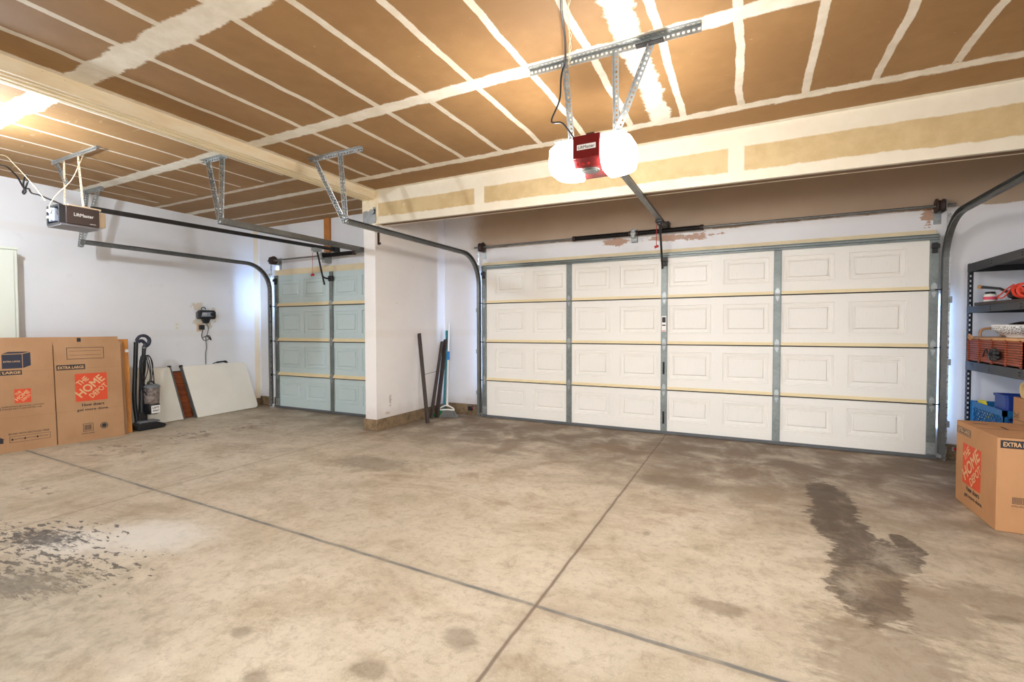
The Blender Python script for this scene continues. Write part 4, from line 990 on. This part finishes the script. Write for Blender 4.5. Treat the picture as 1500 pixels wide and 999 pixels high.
m = MB(); m.prism([(0,0), (.06,0), (.09,.07), (-.03,.07)], (X0, 4.315, 1.37), (0,1,0), (0,0,1), (.055,0,0)); m.build('cradle', M['black_plastic'], ch, bevel=.008)
m = MB(); m.tube([(X0+.03, 4.28, 1.57), (X0+.035, 4.285, 1.60), (X0+.03, 4.32, 1.615), (X0+.03, 4.345, 1.585)], .006, 8, True); m.build('hook', M['black_plastic'], ch)
m = MB(); m.box(X0, X0+.03, 4.215, 4.245, 1.45, 1.54); m.build('side_port', M['grey_plastic'], ch, bevel=.003)
pa = thing('power_adapter', 'small black plug box on a pale plate under the charger', 'adapter', (XL, 4.28, 1.31))
MB().box(X0, X0+.006, 4.225, 4.315, 1.25, 1.37).build('wall_plate', M['beige_plastic'], pa)
MB().box(X0+.006, X0+.05, 4.25, 4.315, 1.275, 1.345).build('plug', M['black_plastic'], pa, bevel=.005)
tag(MB().tube([(X0+.03, 4.35, 1.37), (X0+.03, 4.38, 1.30), (X0+.025, 4.36, 1.20), (X0+.02, 4.345, 1.15), (X0+.02, 4.35, 1.0), (X0+.008, 4.342, .90), (X0+.007, 4.345, .70), (X0+.007, 4.345, .50)], .006, 8, True).build('power_cord', M['grey_plastic'], ch))
cl = MB(); cl.tube([(X0+.03, 4.30, 1.28), (X0+.02, 4.285, 1.19), (X0+.02, 4.30, 1.13), (X0+.03, 4.33, 1.11), (X0+.03, 4.38, 1.13), (X0+.035, 4.40, 1.17), (X0+.03, 4.36, 1.185), (X0+.03, 4.30, 1.155)], .005, 6, True)
cl.tube([(X0+.03, 4.36, 1.18), (X0+.04, 4.385, 1.15), (X0+.035, 4.41, 1.12), (X0+.03, 4.40, 1.16)], .009, 6, True)
cl.build('cord', M['black_plastic'], pa)

# ------------------------------------------------------------------ corner by the wide door
st_ = MB(); st_.bar((-3.865, 5.19, .002), (-4.105, 5.33, 1.215), .058, .03, (1,-.45,0))
tag(st_.build('trim_board', M['dark_board'], bevel=.002, loc=(-3.865, 5.19, 0)), 'dark brown stick leaning alone on the divider wall', 'stick')
for i, (p, q, wd, lab) in enumerate((((-3.985, 5.57, .002), (-4.055, 5.905, 1.12), .08, 'dark board directly behind the broom'), ((-4.03, 5.49, .002), (-4.095, 5.87, 1.09), .055, 'dark board leaning next to the corner, left of the broom'))):
    tag(MB().bar(p, q, wd, .022, (1,-.4,0)).build('trim_board', M['dark_board'], bevel=.002, loc=p), lab, 'stick')
tp = thing('squeegee_pole', 'teal pole with a dark grip standing behind the white broom', 'pole', (-3.93, 5.75, 0))
MB().tube([(-3.955, 5.70, .0), (-4.045, 5.93, 1.20)], .018, 12).build('pole', M['teal'], tp)
MB().tube([(-4.043, 5.926, 1.185), (-4.049, 5.938, 1.25)], .023, 12).build('end_cap', M['teal'], tp)
br = thing('broom', 'broom with a white head and green and grey bristles', 'broom', (-3.86, 5.64, 0))
MB().tube([(-3.862, 5.655, .20), (-4.02, 5.945, 1.32)], .011, 10).build('handle', M['white_plastic'], br)
MB().tube([(-4.018, 5.942, 1.30), (-4.026, 5.956, 1.37)], [.012, .006], 10).build('tip', M['white_plastic'], br)
MB().tube([(-3.950, 5.815, .82), (-3.966, 5.845, .94)], .02, 10).build('grip_clip', M['blue'], br)
hd3 = MB(); hd3.cyl((-3.861, 5.650, .165), (-3.862, 5.656, .25), .018, 12)
hd3.tube([(-4.0, 5.635, .10), (-3.965, 5.637, .135), (-3.90, 5.645, .168), (-3.86, 5.648, .175), (-3.82, 5.645, .168), (-3.755, 5.637, .145), (-3.73, 5.635, .115)], .011, 8, True)
hd3.tube([(-4.0, 5.635, .10), (-3.93, 5.637, .108), (-3.86, 5.64, .115), (-3.79, 5.637, .118), (-3.73, 5.635, .115)], .013, 8, True)
hd3.build('head', M['white_plastic'], br)
gb = MB(); gg = MB(); rnd = random.Random(3)
for i in range(110):
    t = i/109; a = V((-3.995 + .26*t, 5.635 + rnd.uniform(-.014,.014), .10 + .016*t)); b = V((-4.10 + .44*t + rnd.uniform(-.008,.008), 5.62 + rnd.uniform(-.035,.035), .004 + .02*t))
    (gb if t < .30 else gg).tube([a, (a+b)/2 + V((0,0,.004)), b], .0035, 4)
gb.build('green_bristles', M['bristle_green'], br)['kind'] = 'stuff'; gg.build('grey_bristles', M['bristle_grey'], br)['kind'] = 'stuff'
tag(MB().tube([(-4.0, 5.27, .64), (-4.05, 5.45, .645), (-4.06, 5.68, .655), (-4.02, 5.76, .65)], .003, 5, True).build('tie_wire', M['ink']), 'thin black wire strung from the lone stick to the boards', 'wire')

# ------------------------------------------------------------------ shelf unit on the right
sx0, sx1, sy0, sy1 = 1.85, 2.33, 4.45, 5.885
su = thing('shelf_unit', 'charcoal steel shelf unit on the right wall', 'shelf', (2.09, 5.17, 0))
for x, y, d1_, d2_ in ((sx0, sy1, (1,0,0), (0,-1,0)), (sx1, sy1, (-1,0,0), (0,-1,0)), (sx0, sy0, (1,0,0), (0,1,0)), (sx1, sy0, (-1,0,0), (0,1,0))):
    MB().angle((x, y, 0), (x, y, 1.878), d1_, d2_, .04, .003, hole=(.020,.012), pitch=.045).build('post', M['shelf'], su)
for z0, z1 in ((1.80, 1.875), (1.418, 1.475), (.887, .968), (.25, .33)):
    m = MB(); m.box(sx0-.004, sx0+.012, sy0, sy1, z0, z1).box(sx1-.012, sx1+.004, sy0, sy1, z0, z1).box(sx0, sx1, sy1-.012, sy1+.004, z0, z1).box(sx0, sx1, sy0-.004, sy0+.012, z0, z1)
    sb = m.build('shelf_beam', M['shelf'], su, bevel=.003)
    MB().box(sx0+.012, sx1-.012, sy0+.012, sy1-.012, z1-.022, z1-.006).build('shelf_board', M['dark_board'], su)
    for y in (5.4, 4.9):
        for q in (.012, -.012): MB().cyl((sx0-.004, y, (z0+z1)/2+q), (sx0-.008, y, (z0+z1)/2+q), .005, 8).build('rivet', M['black_metal'], su)
zt = 1.476
tag(MB().obox((1.845, 5.72, zt+.001), (.34, .05, 0), (0.1, -.92, 0), (0, 0, .030)).build('cutting_board', M['dark_board'], bevel=.004, loc=(1.9, 5.5, zt)), 'dark board lying on the second shelf under the small jar', 'board')
zb = zt + .032
jr = thing('jar', 'small white jar with a red label and black lid', 'jar', (1.885, 5.52, zb))
MB().lathe((1.885, 5.52, zb), [(.034, 0), (.042, .006), (.044, .045), (.036, .062), (.030, .066)], 24).build('body', M['white_plastic'], jr)
MB().lathe((1.885, 5.52, zb+.014), [(.0445, 0), (.0452, .002), (.0452, .024), (.0445, .026)], 24).build('label', M['pink'], jr)
MB().lathe((1.885, 5.52, zb+.064), [(.034, 0), (.034, .016), (.03, .018)], 24).build('lid', M['black_plastic'], jr)
bx = thing('plastic_container', 'clear plastic tub behind the black handled pan', 'container', (2.10, 5.40, zb))
m = MB(); m.ring((2.03, 5.47, zb), (1,0,0), (0,-1,0), (0,0,.105), rrect(.17, .17, .02), [(a*.95+.004, b*.95+.004) for a, b in rrect(.17, .17, .02)]); m.box(2.04, 2.19, 5.31, 5.46, zb, zb+.004)
nt = N('clear_plastic', .15); nt.set('Transmission Weight', .7); nt.set('IOR', 1.2); M['clear'] = nt.color(lin((230, 232, 236)))
m.build('body', M['clear'], bx); MB().prism(rrect(.186, .186, .02), (2.022, 5.478, zb+.105), (1,0,0), (0,-1,0), (0,0,.016)).build('lid', M['white_plastic'], bx)
pn = thing('pan', 'black pan with a long handle ending in a brass loop', 'pan', (1.96, 5.22, zb))
MB().lathe((1.99, 5.20, zb), [(.075, 0), (.105, .02), (.112, .045), (.108, .047), (.10, .022), (.0, .01)], 32).build('bowl', M['black_metal'], pn)
pf = MB().lathe((1.99, 5.20, zb+.048), [(.108, 0), (.10, .03), (.06, .052), (.0, .06)], 28).build('lid', M['black_plastic'], pn)
MB().tube([(1.93, 5.285, zb+.05), (1.905, 5.40, zb+.10), (1.87, 5.62, zb+.130)], [.013, .011, .014], 10).build('handle', M['black_metal'], pn)
MB().tube([(1.868, 5.625, zb+.130), (1.862, 5.665, zb+.136)], [.017, .019], 10).build('handle_loop', M['rattan'], pn)
og = thing('extension_reel', 'red orange plastic reel on the second shelf', 'reel', (1.90, 5.05, zb))
for yy in (4.985, 5.055):
    MB().ring((1.85, yy, zb+.001), (1,0,0), (0,0,1), (0,.008,0), [(.06+.06*math.cos(2*PI*k/28), .06+.06*math.sin(2*PI*k/28)) for k in range(28)], [(.06+.044*math.cos(2*PI*k/28), .06+.044*math.sin(2*PI*k/28)) for k in range(28)]).build('rim', M['orange_plastic'], og)
    for k in range(3): MB().bar((1.91, yy+.004, zb+.061), (1.91+.05*math.cos(k*2.094+.5), yy+.004, zb+.061+.05*math.sin(k*2.094+.5)), .007, .014, (0,1,0)).build('spoke', M['orange_plastic'], og)
MB().cyl((1.91, 4.985, zb+.061), (1.91, 5.063, zb+.061), .026, 20).build('hub', M['orange_plastic'], og)
MB().tube([(1.87, 5.04, zb+.10), (1.862, 5.09, zb+.085), (1.858, 5.17, zb+.03), (1.856, 5.25, zb+.012), (1.856, 5.30, zb+.03), (1.858, 5.24, zb+.05), (1.86, 5.15, zb+.085), (1.868, 5.07, zb+.11)], .0055, 8, True).build('loose_cord', M['orange_plastic'], og)
# basket, bowl
zb3 = .970
bk = thing('wicker_basket', 'long red brown wicker basket on the third shelf', 'basket', (2.0, 5.35, zb3))
m = MB(); by0, by1 = 4.86, 5.82; bx0, bx1 = 1.845, 2.20; Hb = .215
m.obox((bx0, by0, zb3), (0,by1-by0,0), (.012,0,0), (0,0,Hb)).obox((bx1, by0, zb3), (0,by1-by0,0), (.012,0,0), (0,0,Hb)).obox((bx0, by0, zb3), (bx1-bx0+.012,0,0), (0,.012,0), (0,0,Hb)).obox((bx0, by1-.012, zb3), (bx1-bx0+.012,0,0), (0,.012,0), (0,0,Hb)).obox((bx0, by0, zb3), (bx1-bx0,0,0), (0,by1-by0,0), (0,0,.01))
m.build('body', M['basket'], bk)
for y in (by0+.006, by0+.24, by0+.48, by0+.72, by1-.006): MB().tube([(bx0-.003, y, zb3+.004), (bx0-.003, y, zb3+Hb)], .009, 8).build('upright', M['basket'], bk)
rim = MB(); rim.tube([(bx0+.004, by0, zb3+Hb), (bx0+.004, by1, zb3+Hb), (bx1+.006, by1, zb3+Hb), (bx1+.006, by0, zb3+Hb)], .014, 8, False, True); rim.build('rim', M['rattan'], bk)
for c_ in ((2.02, by1),):
    MB().tube([(1.93, by1+.008, zb3+Hb-.01), (1.93, by1+.012, zb3+Hb+.055), (1.96, by1+.014, zb3+Hb+.085), (2.04, by1+.014, zb3+Hb+.085), (2.07, by1+.012, zb3+Hb+.05), (2.07, by1+.008, zb3+Hb-.01)], .011, 8, True).build('handle', M['rattan'], bk)
MB().tube([(bx0-.004, 5.76, zb3+Hb-.015), (bx0-.02, 5.755, zb3+Hb+.02), (bx0-.022, 5.72, zb3+Hb+.028), (bx0-.01, 5.69, zb3+Hb-.005)], .009, 8, True).build('handle', M['rattan'], bk)
orn = MB()
for i in range(7):
    a = 2*PI*i/7; orn.tube([(bx0-.008, 5.22, zb3+.09), (bx0-.035, 5.22+.05*math.cos(a), zb3+.09+.03*math.sin(a)), (bx0-.02, 5.22+.085*math.cos(a), zb3+.085+.045*math.sin(a))], [.01, .018, .006], 8, True)
orn.tube([(bx0-.006, 5.5, zb3+.06), (bx0-.014, 5.42, zb3+.13), (bx0-.014, 5.36, zb3+.06), (bx0-.012, 5.28, zb3+.08)], .005, 6, True); orn.build('ribbon_bow', M['black_plastic'], bk)
pl2 = MB().prism(rrect(.30, .86, .02), (1.868, 4.90, zb3+Hb+.004), (1,0,0), (0,1,0), (0,0,.008)); tag(pl2.build('tray', M['rattan'], loc=(2.0, 5.3, 1.2)), 'woven tray lid lying on the basket under the bowl', 'tray')
bw = thing('bowl', 'large white patterned bowl resting on the wicker basket', 'bowl', (2.02, 5.37, zb3+Hb+.013))
MB().lathe((2.02, 5.37, zb3+Hb+.013), [(.075, 0), (.08, .012), (.12, .03), (.16, .065), (.172, .105), (.166, .107), (.15, .065), (.10, .03), (.0, .022)], 40).build('dish', M['bowl'], bw)
ct = MB()
for i in range(5): ct.tube([(2.02+.05*math.cos(i*1.3), 5.37+.06*math.sin(i*1.3), zb3+Hb+.08), (2.0+.02*i, 5.34+.03*i, zb3+Hb+.115+.004*i), (2.05-.03*i, 5.45-.04*i, zb3+Hb+.11)], .016, 8, True)
tag(ct.build('dried_pods', M['rust'], loc=(2.02, 5.37, zb3+Hb+.1)), 'dark dried pods heaped inside the patterned bowl', 'decoration')
tag(MB().prism(rrect(.20, .225, .03), (1.90, 5.851, zb3+.001), (1,0,0), (0,0,1), (0,.019,0)).build('pouch', M['black_plastic'], bevel=.006, loc=(2.0, 5.85, zb3)), 'black pouch tucked behind the basket handle', 'pouch')
# lower shelf
z4 = .326
cr8 = thing('milk_crate', 'bright blue plastic milk crate on the lowest visible shelf', 'crate', (2.03, 5.55, z4))
cx0, cx1, cy0, cy1, ch_ = 1.88, 2.20, 5.22, 5.85, .275
m = MB()
def lattice(o, u, v, n):
    o, u, v, n = V(o), V(u), V(v), V(n); L, Hh = u.length, v.length; un, vn = u/L, v/Hh
    m.obox(o, u, vn*.03, n).obox(o + vn*(Hh-.05), u, vn*.05, n).obox(o, un*.025, v, n).obox(o + un*(L-.025), un*.025, v, n)
    k = int(L/.05)
    for i in range(-int(Hh/.05), k+1):
        for sg in (1, -1):
            a = i*.05; p0, p1 = (a, .03), (a + (Hh-.08), Hh-.05)
            if sg < 0: p0, p1 = (a + (Hh-.08), .03), (a, Hh-.05)
            # clip to the panel
            (xa, ya), (xb, yb) = p0, p1
            if max(xa, xb) < .02 or min(xa, xb) > L-.02: continue
            def cl(xa, ya, xb, yb, X):
                t = (X-xa)/(xb-xa); return X, ya + t*(yb-ya)
            if xa < .02: xa, ya = cl(xa, ya, xb, yb, .02)
            if xb < .02: xb, yb = cl(xa, ya, xb, yb, .02)
            if xa > L-.02: xa, ya = cl(xa, ya, xb, yb, L-.02)
            if xb > L-.02: xb, yb = cl(xa, ya, xb, yb, L-.02)
            m.bar(o + un*xa + vn*ya + n*.5, o + un*xb + vn*yb + n*.5, .007, n.length*.8, un)
lattice((cx0, cy0, z4), (0,cy1-cy0,0), (0,0,ch_), (.007,0,0)); lattice((cx1, cy0, z4), (0,cy1-cy0,0), (0,0,ch_), (.007,0,0)); lattice((cx0, cy1-.007, z4), (cx1-cx0,0,0), (0,0,ch_), (0,.007,0)); lattice((cx0, cy0, z4), (cx1-cx0,0,0), (0,0,ch_), (0,.007,0))
m.box(cx0, cx1, cy0, cy1, z4, z4+.006); m.build('body', M['crate_blue'], cr8)
MB().box(cx0-.004, cx0+.03, cy1-.05, cy1+.003, z4, z4+ch_+.002).build('corner_post', M['blue'], cr8, bevel=.006)
tag(MB().lathe((1.922, 5.60, z4+.175), [(.0, -.03), (.018, -.025), (.028, -.012), (.031, 0), (.028, .012), (.018, .025), (.0, .03)], 20).build('ball', M['yellow'], loc=(1.905, 5.60, z4+.15)), 'yellow ball behind the lattice of the blue crate', 'ball')
bg = MB(); vs = []; rnd = random.Random(5); R_, C_ = 9, 16
for i in range(R_):
    t = i/(R_-1)
    for j in range(C_):
        a = 2*PI*j/C_; k = 1 + .22*math.sin(3*a + 4*t) + rnd.uniform(-.08,.08)
        rad = (math.sin(PI*(.12 + .86*t)))*k
        vs.append((2.045 + .08*rad*math.cos(a), 5.60 + .11*rad*math.sin(a), z4 + .10 + .27*t + .02*rnd.random()))
bg._add(vs, [(i*C_+j, i*C_+(j+1)%C_, (i+1)*C_+(j+1)%C_, (i+1)*C_+j) for i in range(R_-1) for j in range(C_)] + [tuple(range(C_))[::-1], tuple(range((R_-1)*C_, R_*C_))], True)
tag(bg.build('plastic_bag', M['cloth_white'], loc=(2.03, 5.58, z4)), 'crumpled white bag puffing out of the blue crate', 'bag')
tag(MB().box(1.95, 2.06, 5.50, 5.56, z4+.27, z4+.305).build('sponge', M['yellow'], bevel=.008, loc=(2.0, 5.53, z4+.27)), 'yellow sponge on the rim of the blue crate', 'sponge') if False else None
tag(MB().obox((1.905, 5.76, z4+.245), (.035, 0, .012), (0, -.09, 0), (-.012, 0, .045)).build('sponge', M['yellow'], bevel=.009, loc=(1.93, 5.69, z4+.26)), 'yellow sponge poking over the crate rim', 'sponge')
bb = thing('storage_bin', 'deep blue plastic bin standing tall in the blue crate', 'bin', (2.05, 5.36, z4))
m = MB(); m.ring((1.905, 5.25, z4+.008), (1,0,0), (0,1,0), (0,0,.385), rrect(.25, .215, .02), [(a*.96+.005, b*.96+.004) for a, b in rrect(.25, .215, .02)]); m.box(1.91, 2.15, 5.26, 5.46, z4+.008, z4+.014); m.build('body', M['bin_blue'], bb)
m = MB(); m.ring((1.898, 5.244, z4+.378), (1,0,0), (0,1,0), (0,0,.018), rrect(.264, .228, .02), [(a*.92+.01, b*.92+.009) for a, b in rrect(.264, .228, .02)]); m.build('rim', M['bin_blue'], bb)

# boxes in the right foreground
mb1 = thing('moving_box', 'closed brown moving box with a large orange logo on the floor at right', 'box', (1.66, 4.31, 0))
bx0, bx1, by0, by1, bh = 1.412, 1.835, 3.99, 4.63, .592
MB().box(bx0, bx1, by0, by1, .001, bh).build('carton', M['card3'], mb1, bevel=.005)
tpz = MB(); tpz.box(bx0+.004, bx1-.004, (by0+by1)/2-.002, (by0+by1)/2+.002, bh-.002, bh+.0006).box(bx0+.01, (bx0+bx1)/2-.02, by0+.012, by0+.016, bh-.001, bh+.0006); tpz.build('flap_seam', M['ink'], mb1)
Fl = Face((bx0, by1, 0), (0,-1,0), (0,0,1)); 
def prb(name, fn, mat='ink', par=None):
    m = MB(); fn(m); return m.build(name, M[mat], par or mb1)
t1 = prb('title_bar', lambda m: Fl.rect(m, .01, .505, .245, .052))
prb('title_lettering', lambda m: (Fl.frame(m, .016, .510, .233, .042, .003, ), Fl.text(m, 'EXTRA LARGE', .03, .519, .205, .026, .0009, .02)), 'kraft_print', t1)
prb('slogan', lambda m: Fl.text(m, 'How doers', .195, .122, .21, .036, bold=.02)); prb('slogan', lambda m: Fl.text(m, 'get more done.', .165, .070, .285, .036, bold=.02))
Fr = Face((bx0, by0, 0), (1,0,0), (0,0,1))
t1 = prb('title_bar', lambda m: Fr.rect(m, .015, .528, .20, .050))
prb('title_lettering', lambda m: Fr.text(m, 'EXTRA LARGE', .028, .539, .172, .028, .0009, .02), 'kraft_print', t1)
prb('barcode', lambda m: (Fr.frame(m, .075, .185, .052, .040, .003), [Fr.rect(m, .081+.006*i, .19, .003, .03) for i in range(7)]))
prb('barcode_caption', lambda m: Fr.text(m, 'EXTRA LARGE', .072, .165, .06, .010))
ft = Face((bx0, by0, bh), (1,0,0), (0,1,0))
for a, b, w_, h_ in ((.05, .50, .08, .018), (.16, .33, .016, .1), (.22, .20, .09, .02), (.20, .10, .02, .07)): prb('flap_mark', lambda m: ft.rect(m, a, b, w_, h_, .0008))
home_logo(Fl, mb1, .125, .165, .295, .285)
mb2 = thing('cardboard_box', 'smaller brown carton on the shelf behind the moving box', 'box', (2.0, 4.8, z4))
MB().box(1.888, 2.24, 4.64, 5.09, z4+.001, .735).build('carton', M['card3'], mb2, bevel=.005)
fb = Face((1.888, 5.09, z4), (0,-1,0), (0,0,1)); sc_ = MB(); fb.text(sc_, 'bel', .02, .25, .075, .05, .001, 0.0); fb.rect(sc_, .03, .235, .14, .003); sc_.build('script_print', M['ink'], mb2)
tr_ = thing('tape_roll', 'roll of tan packing tape standing on the smaller carton', 'tape', (1.93, 4.99, .735))
n_ = 28; m = MB(); vs = []
for r_, x_ in ((.062, 0), (.062, .048), (.044, .048), (.044, 0)):
    for k in range(n_): vs.append((1.905 + x_, 4.985 + r_*math.cos(2*PI*k/n_), .798 + r_*math.sin(2*PI*k/n_)))
m._add(vs, [(i*n_+k, i*n_+(k+1)%n_, ((i+1)%4)*n_+(k+1)%n_, ((i+1)%4)*n_+k) for i in range(4) for k in range(n_)]); m.build('roll', M['tape_roll'], tr_)

# ------------------------------------------------------------------ light
wd = bpy.data.worlds.new('daylight'); SC.world = wd; wd.use_nodes = True
bg_ = wd.node_tree.nodes['Background']; bg_.inputs[1].default_value = 4.7
wt_ = wd.node_tree; tc_ = wt_.nodes.new('ShaderNodeTexCoord'); sx_ = wt_.nodes.new('ShaderNodeSeparateXYZ'); wt_.links.new(tc_.outputs['Generated'], sx_.inputs[0])
rp_ = wt_.nodes.new('ShaderNodeValToRGB'); wt_.links.new(sx_.outputs['Z'], rp_.inputs[0]); wt_.links.new(rp_.outputs[0], bg_.inputs[0])
mr_ = wt_.nodes.new('ShaderNodeMapRange'); mr_.inputs[1].default_value = -.2; mr_.inputs[2].default_value = .2; wt_.links.new(sx_.outputs['Z'], mr_.inputs[0]); wt_.links.new(mr_.outputs[0], rp_.inputs[0])
rp_.color_ramp.elements[0].color = (.17, .17, .165, 1); rp_.color_ramp.elements[1].color = (.93, .97, 1.0, 1)      # ground below, bright sky above
def gap(name, loc, rot, sx, sy, energy, col=(.35, .58, 1.0)):
    l = bpy.data.lights.new(name, 'AREA'); l.shape = 'RECTANGLE'; l.size = sx; l.size_y = sy; l.energy = energy; l.color = col
    o = bpy.data.objects.new(name, l); COL.objects.link(o); o.location = loc; o.rotation_euler = rot; return o
# daylight that leaks in past the edges of the doors
gap('daylight_gap', (-3.452, 5.982, 1.25), (0, PI/2, 0), 1.7, .02, 9.0)
gap('daylight_gap', (1.672, 5.982, .95), (0, -PI/2, 0), 1.3, .02, 2.5)
gap('daylight_gap', (-6.90, 5.245, 1.9), (0, PI/2, 0), .8, .02, 3.0)

# ------------------------------------------------------------------ camera and view
cam = bpy.data.cameras.new('camera'); cam.sensor_width = 36; cam.lens = 691.355/1500*36; cam.clip_start = .05
co = bpy.data.objects.new('camera', cam); COL.objects.link(co)
yw, pt, rl = .462004, .0261219, -.0021109
fw = V((-math.sin(yw)*math.cos(pt), math.cos(yw)*math.cos(pt), -math.sin(pt))); rt = V((math.cos(yw), math.sin(yw), 0)); up = rt.cross(fw)
r2 = rt*math.cos(rl) + up*math.sin(rl); u2 = up*math.cos(rl) - rt*math.sin(rl)
co.matrix_world = Matrix(((r2.x, u2.x, -fw.x, 0), (r2.y, u2.y, -fw.y, 0), (r2.z, u2.z, -fw.z, 1.28), (0,0,0,1)))
SC.camera = co
vs_ = SC.view_settings; vs_.view_transform = 'Standard'; vs_.look = 'None'; vs_.gamma = 1; vs_.exposure = 0.6; vs_.use_curve_mapping = False
for o in SC.objects:
    if '_w' in o: del o['_w']
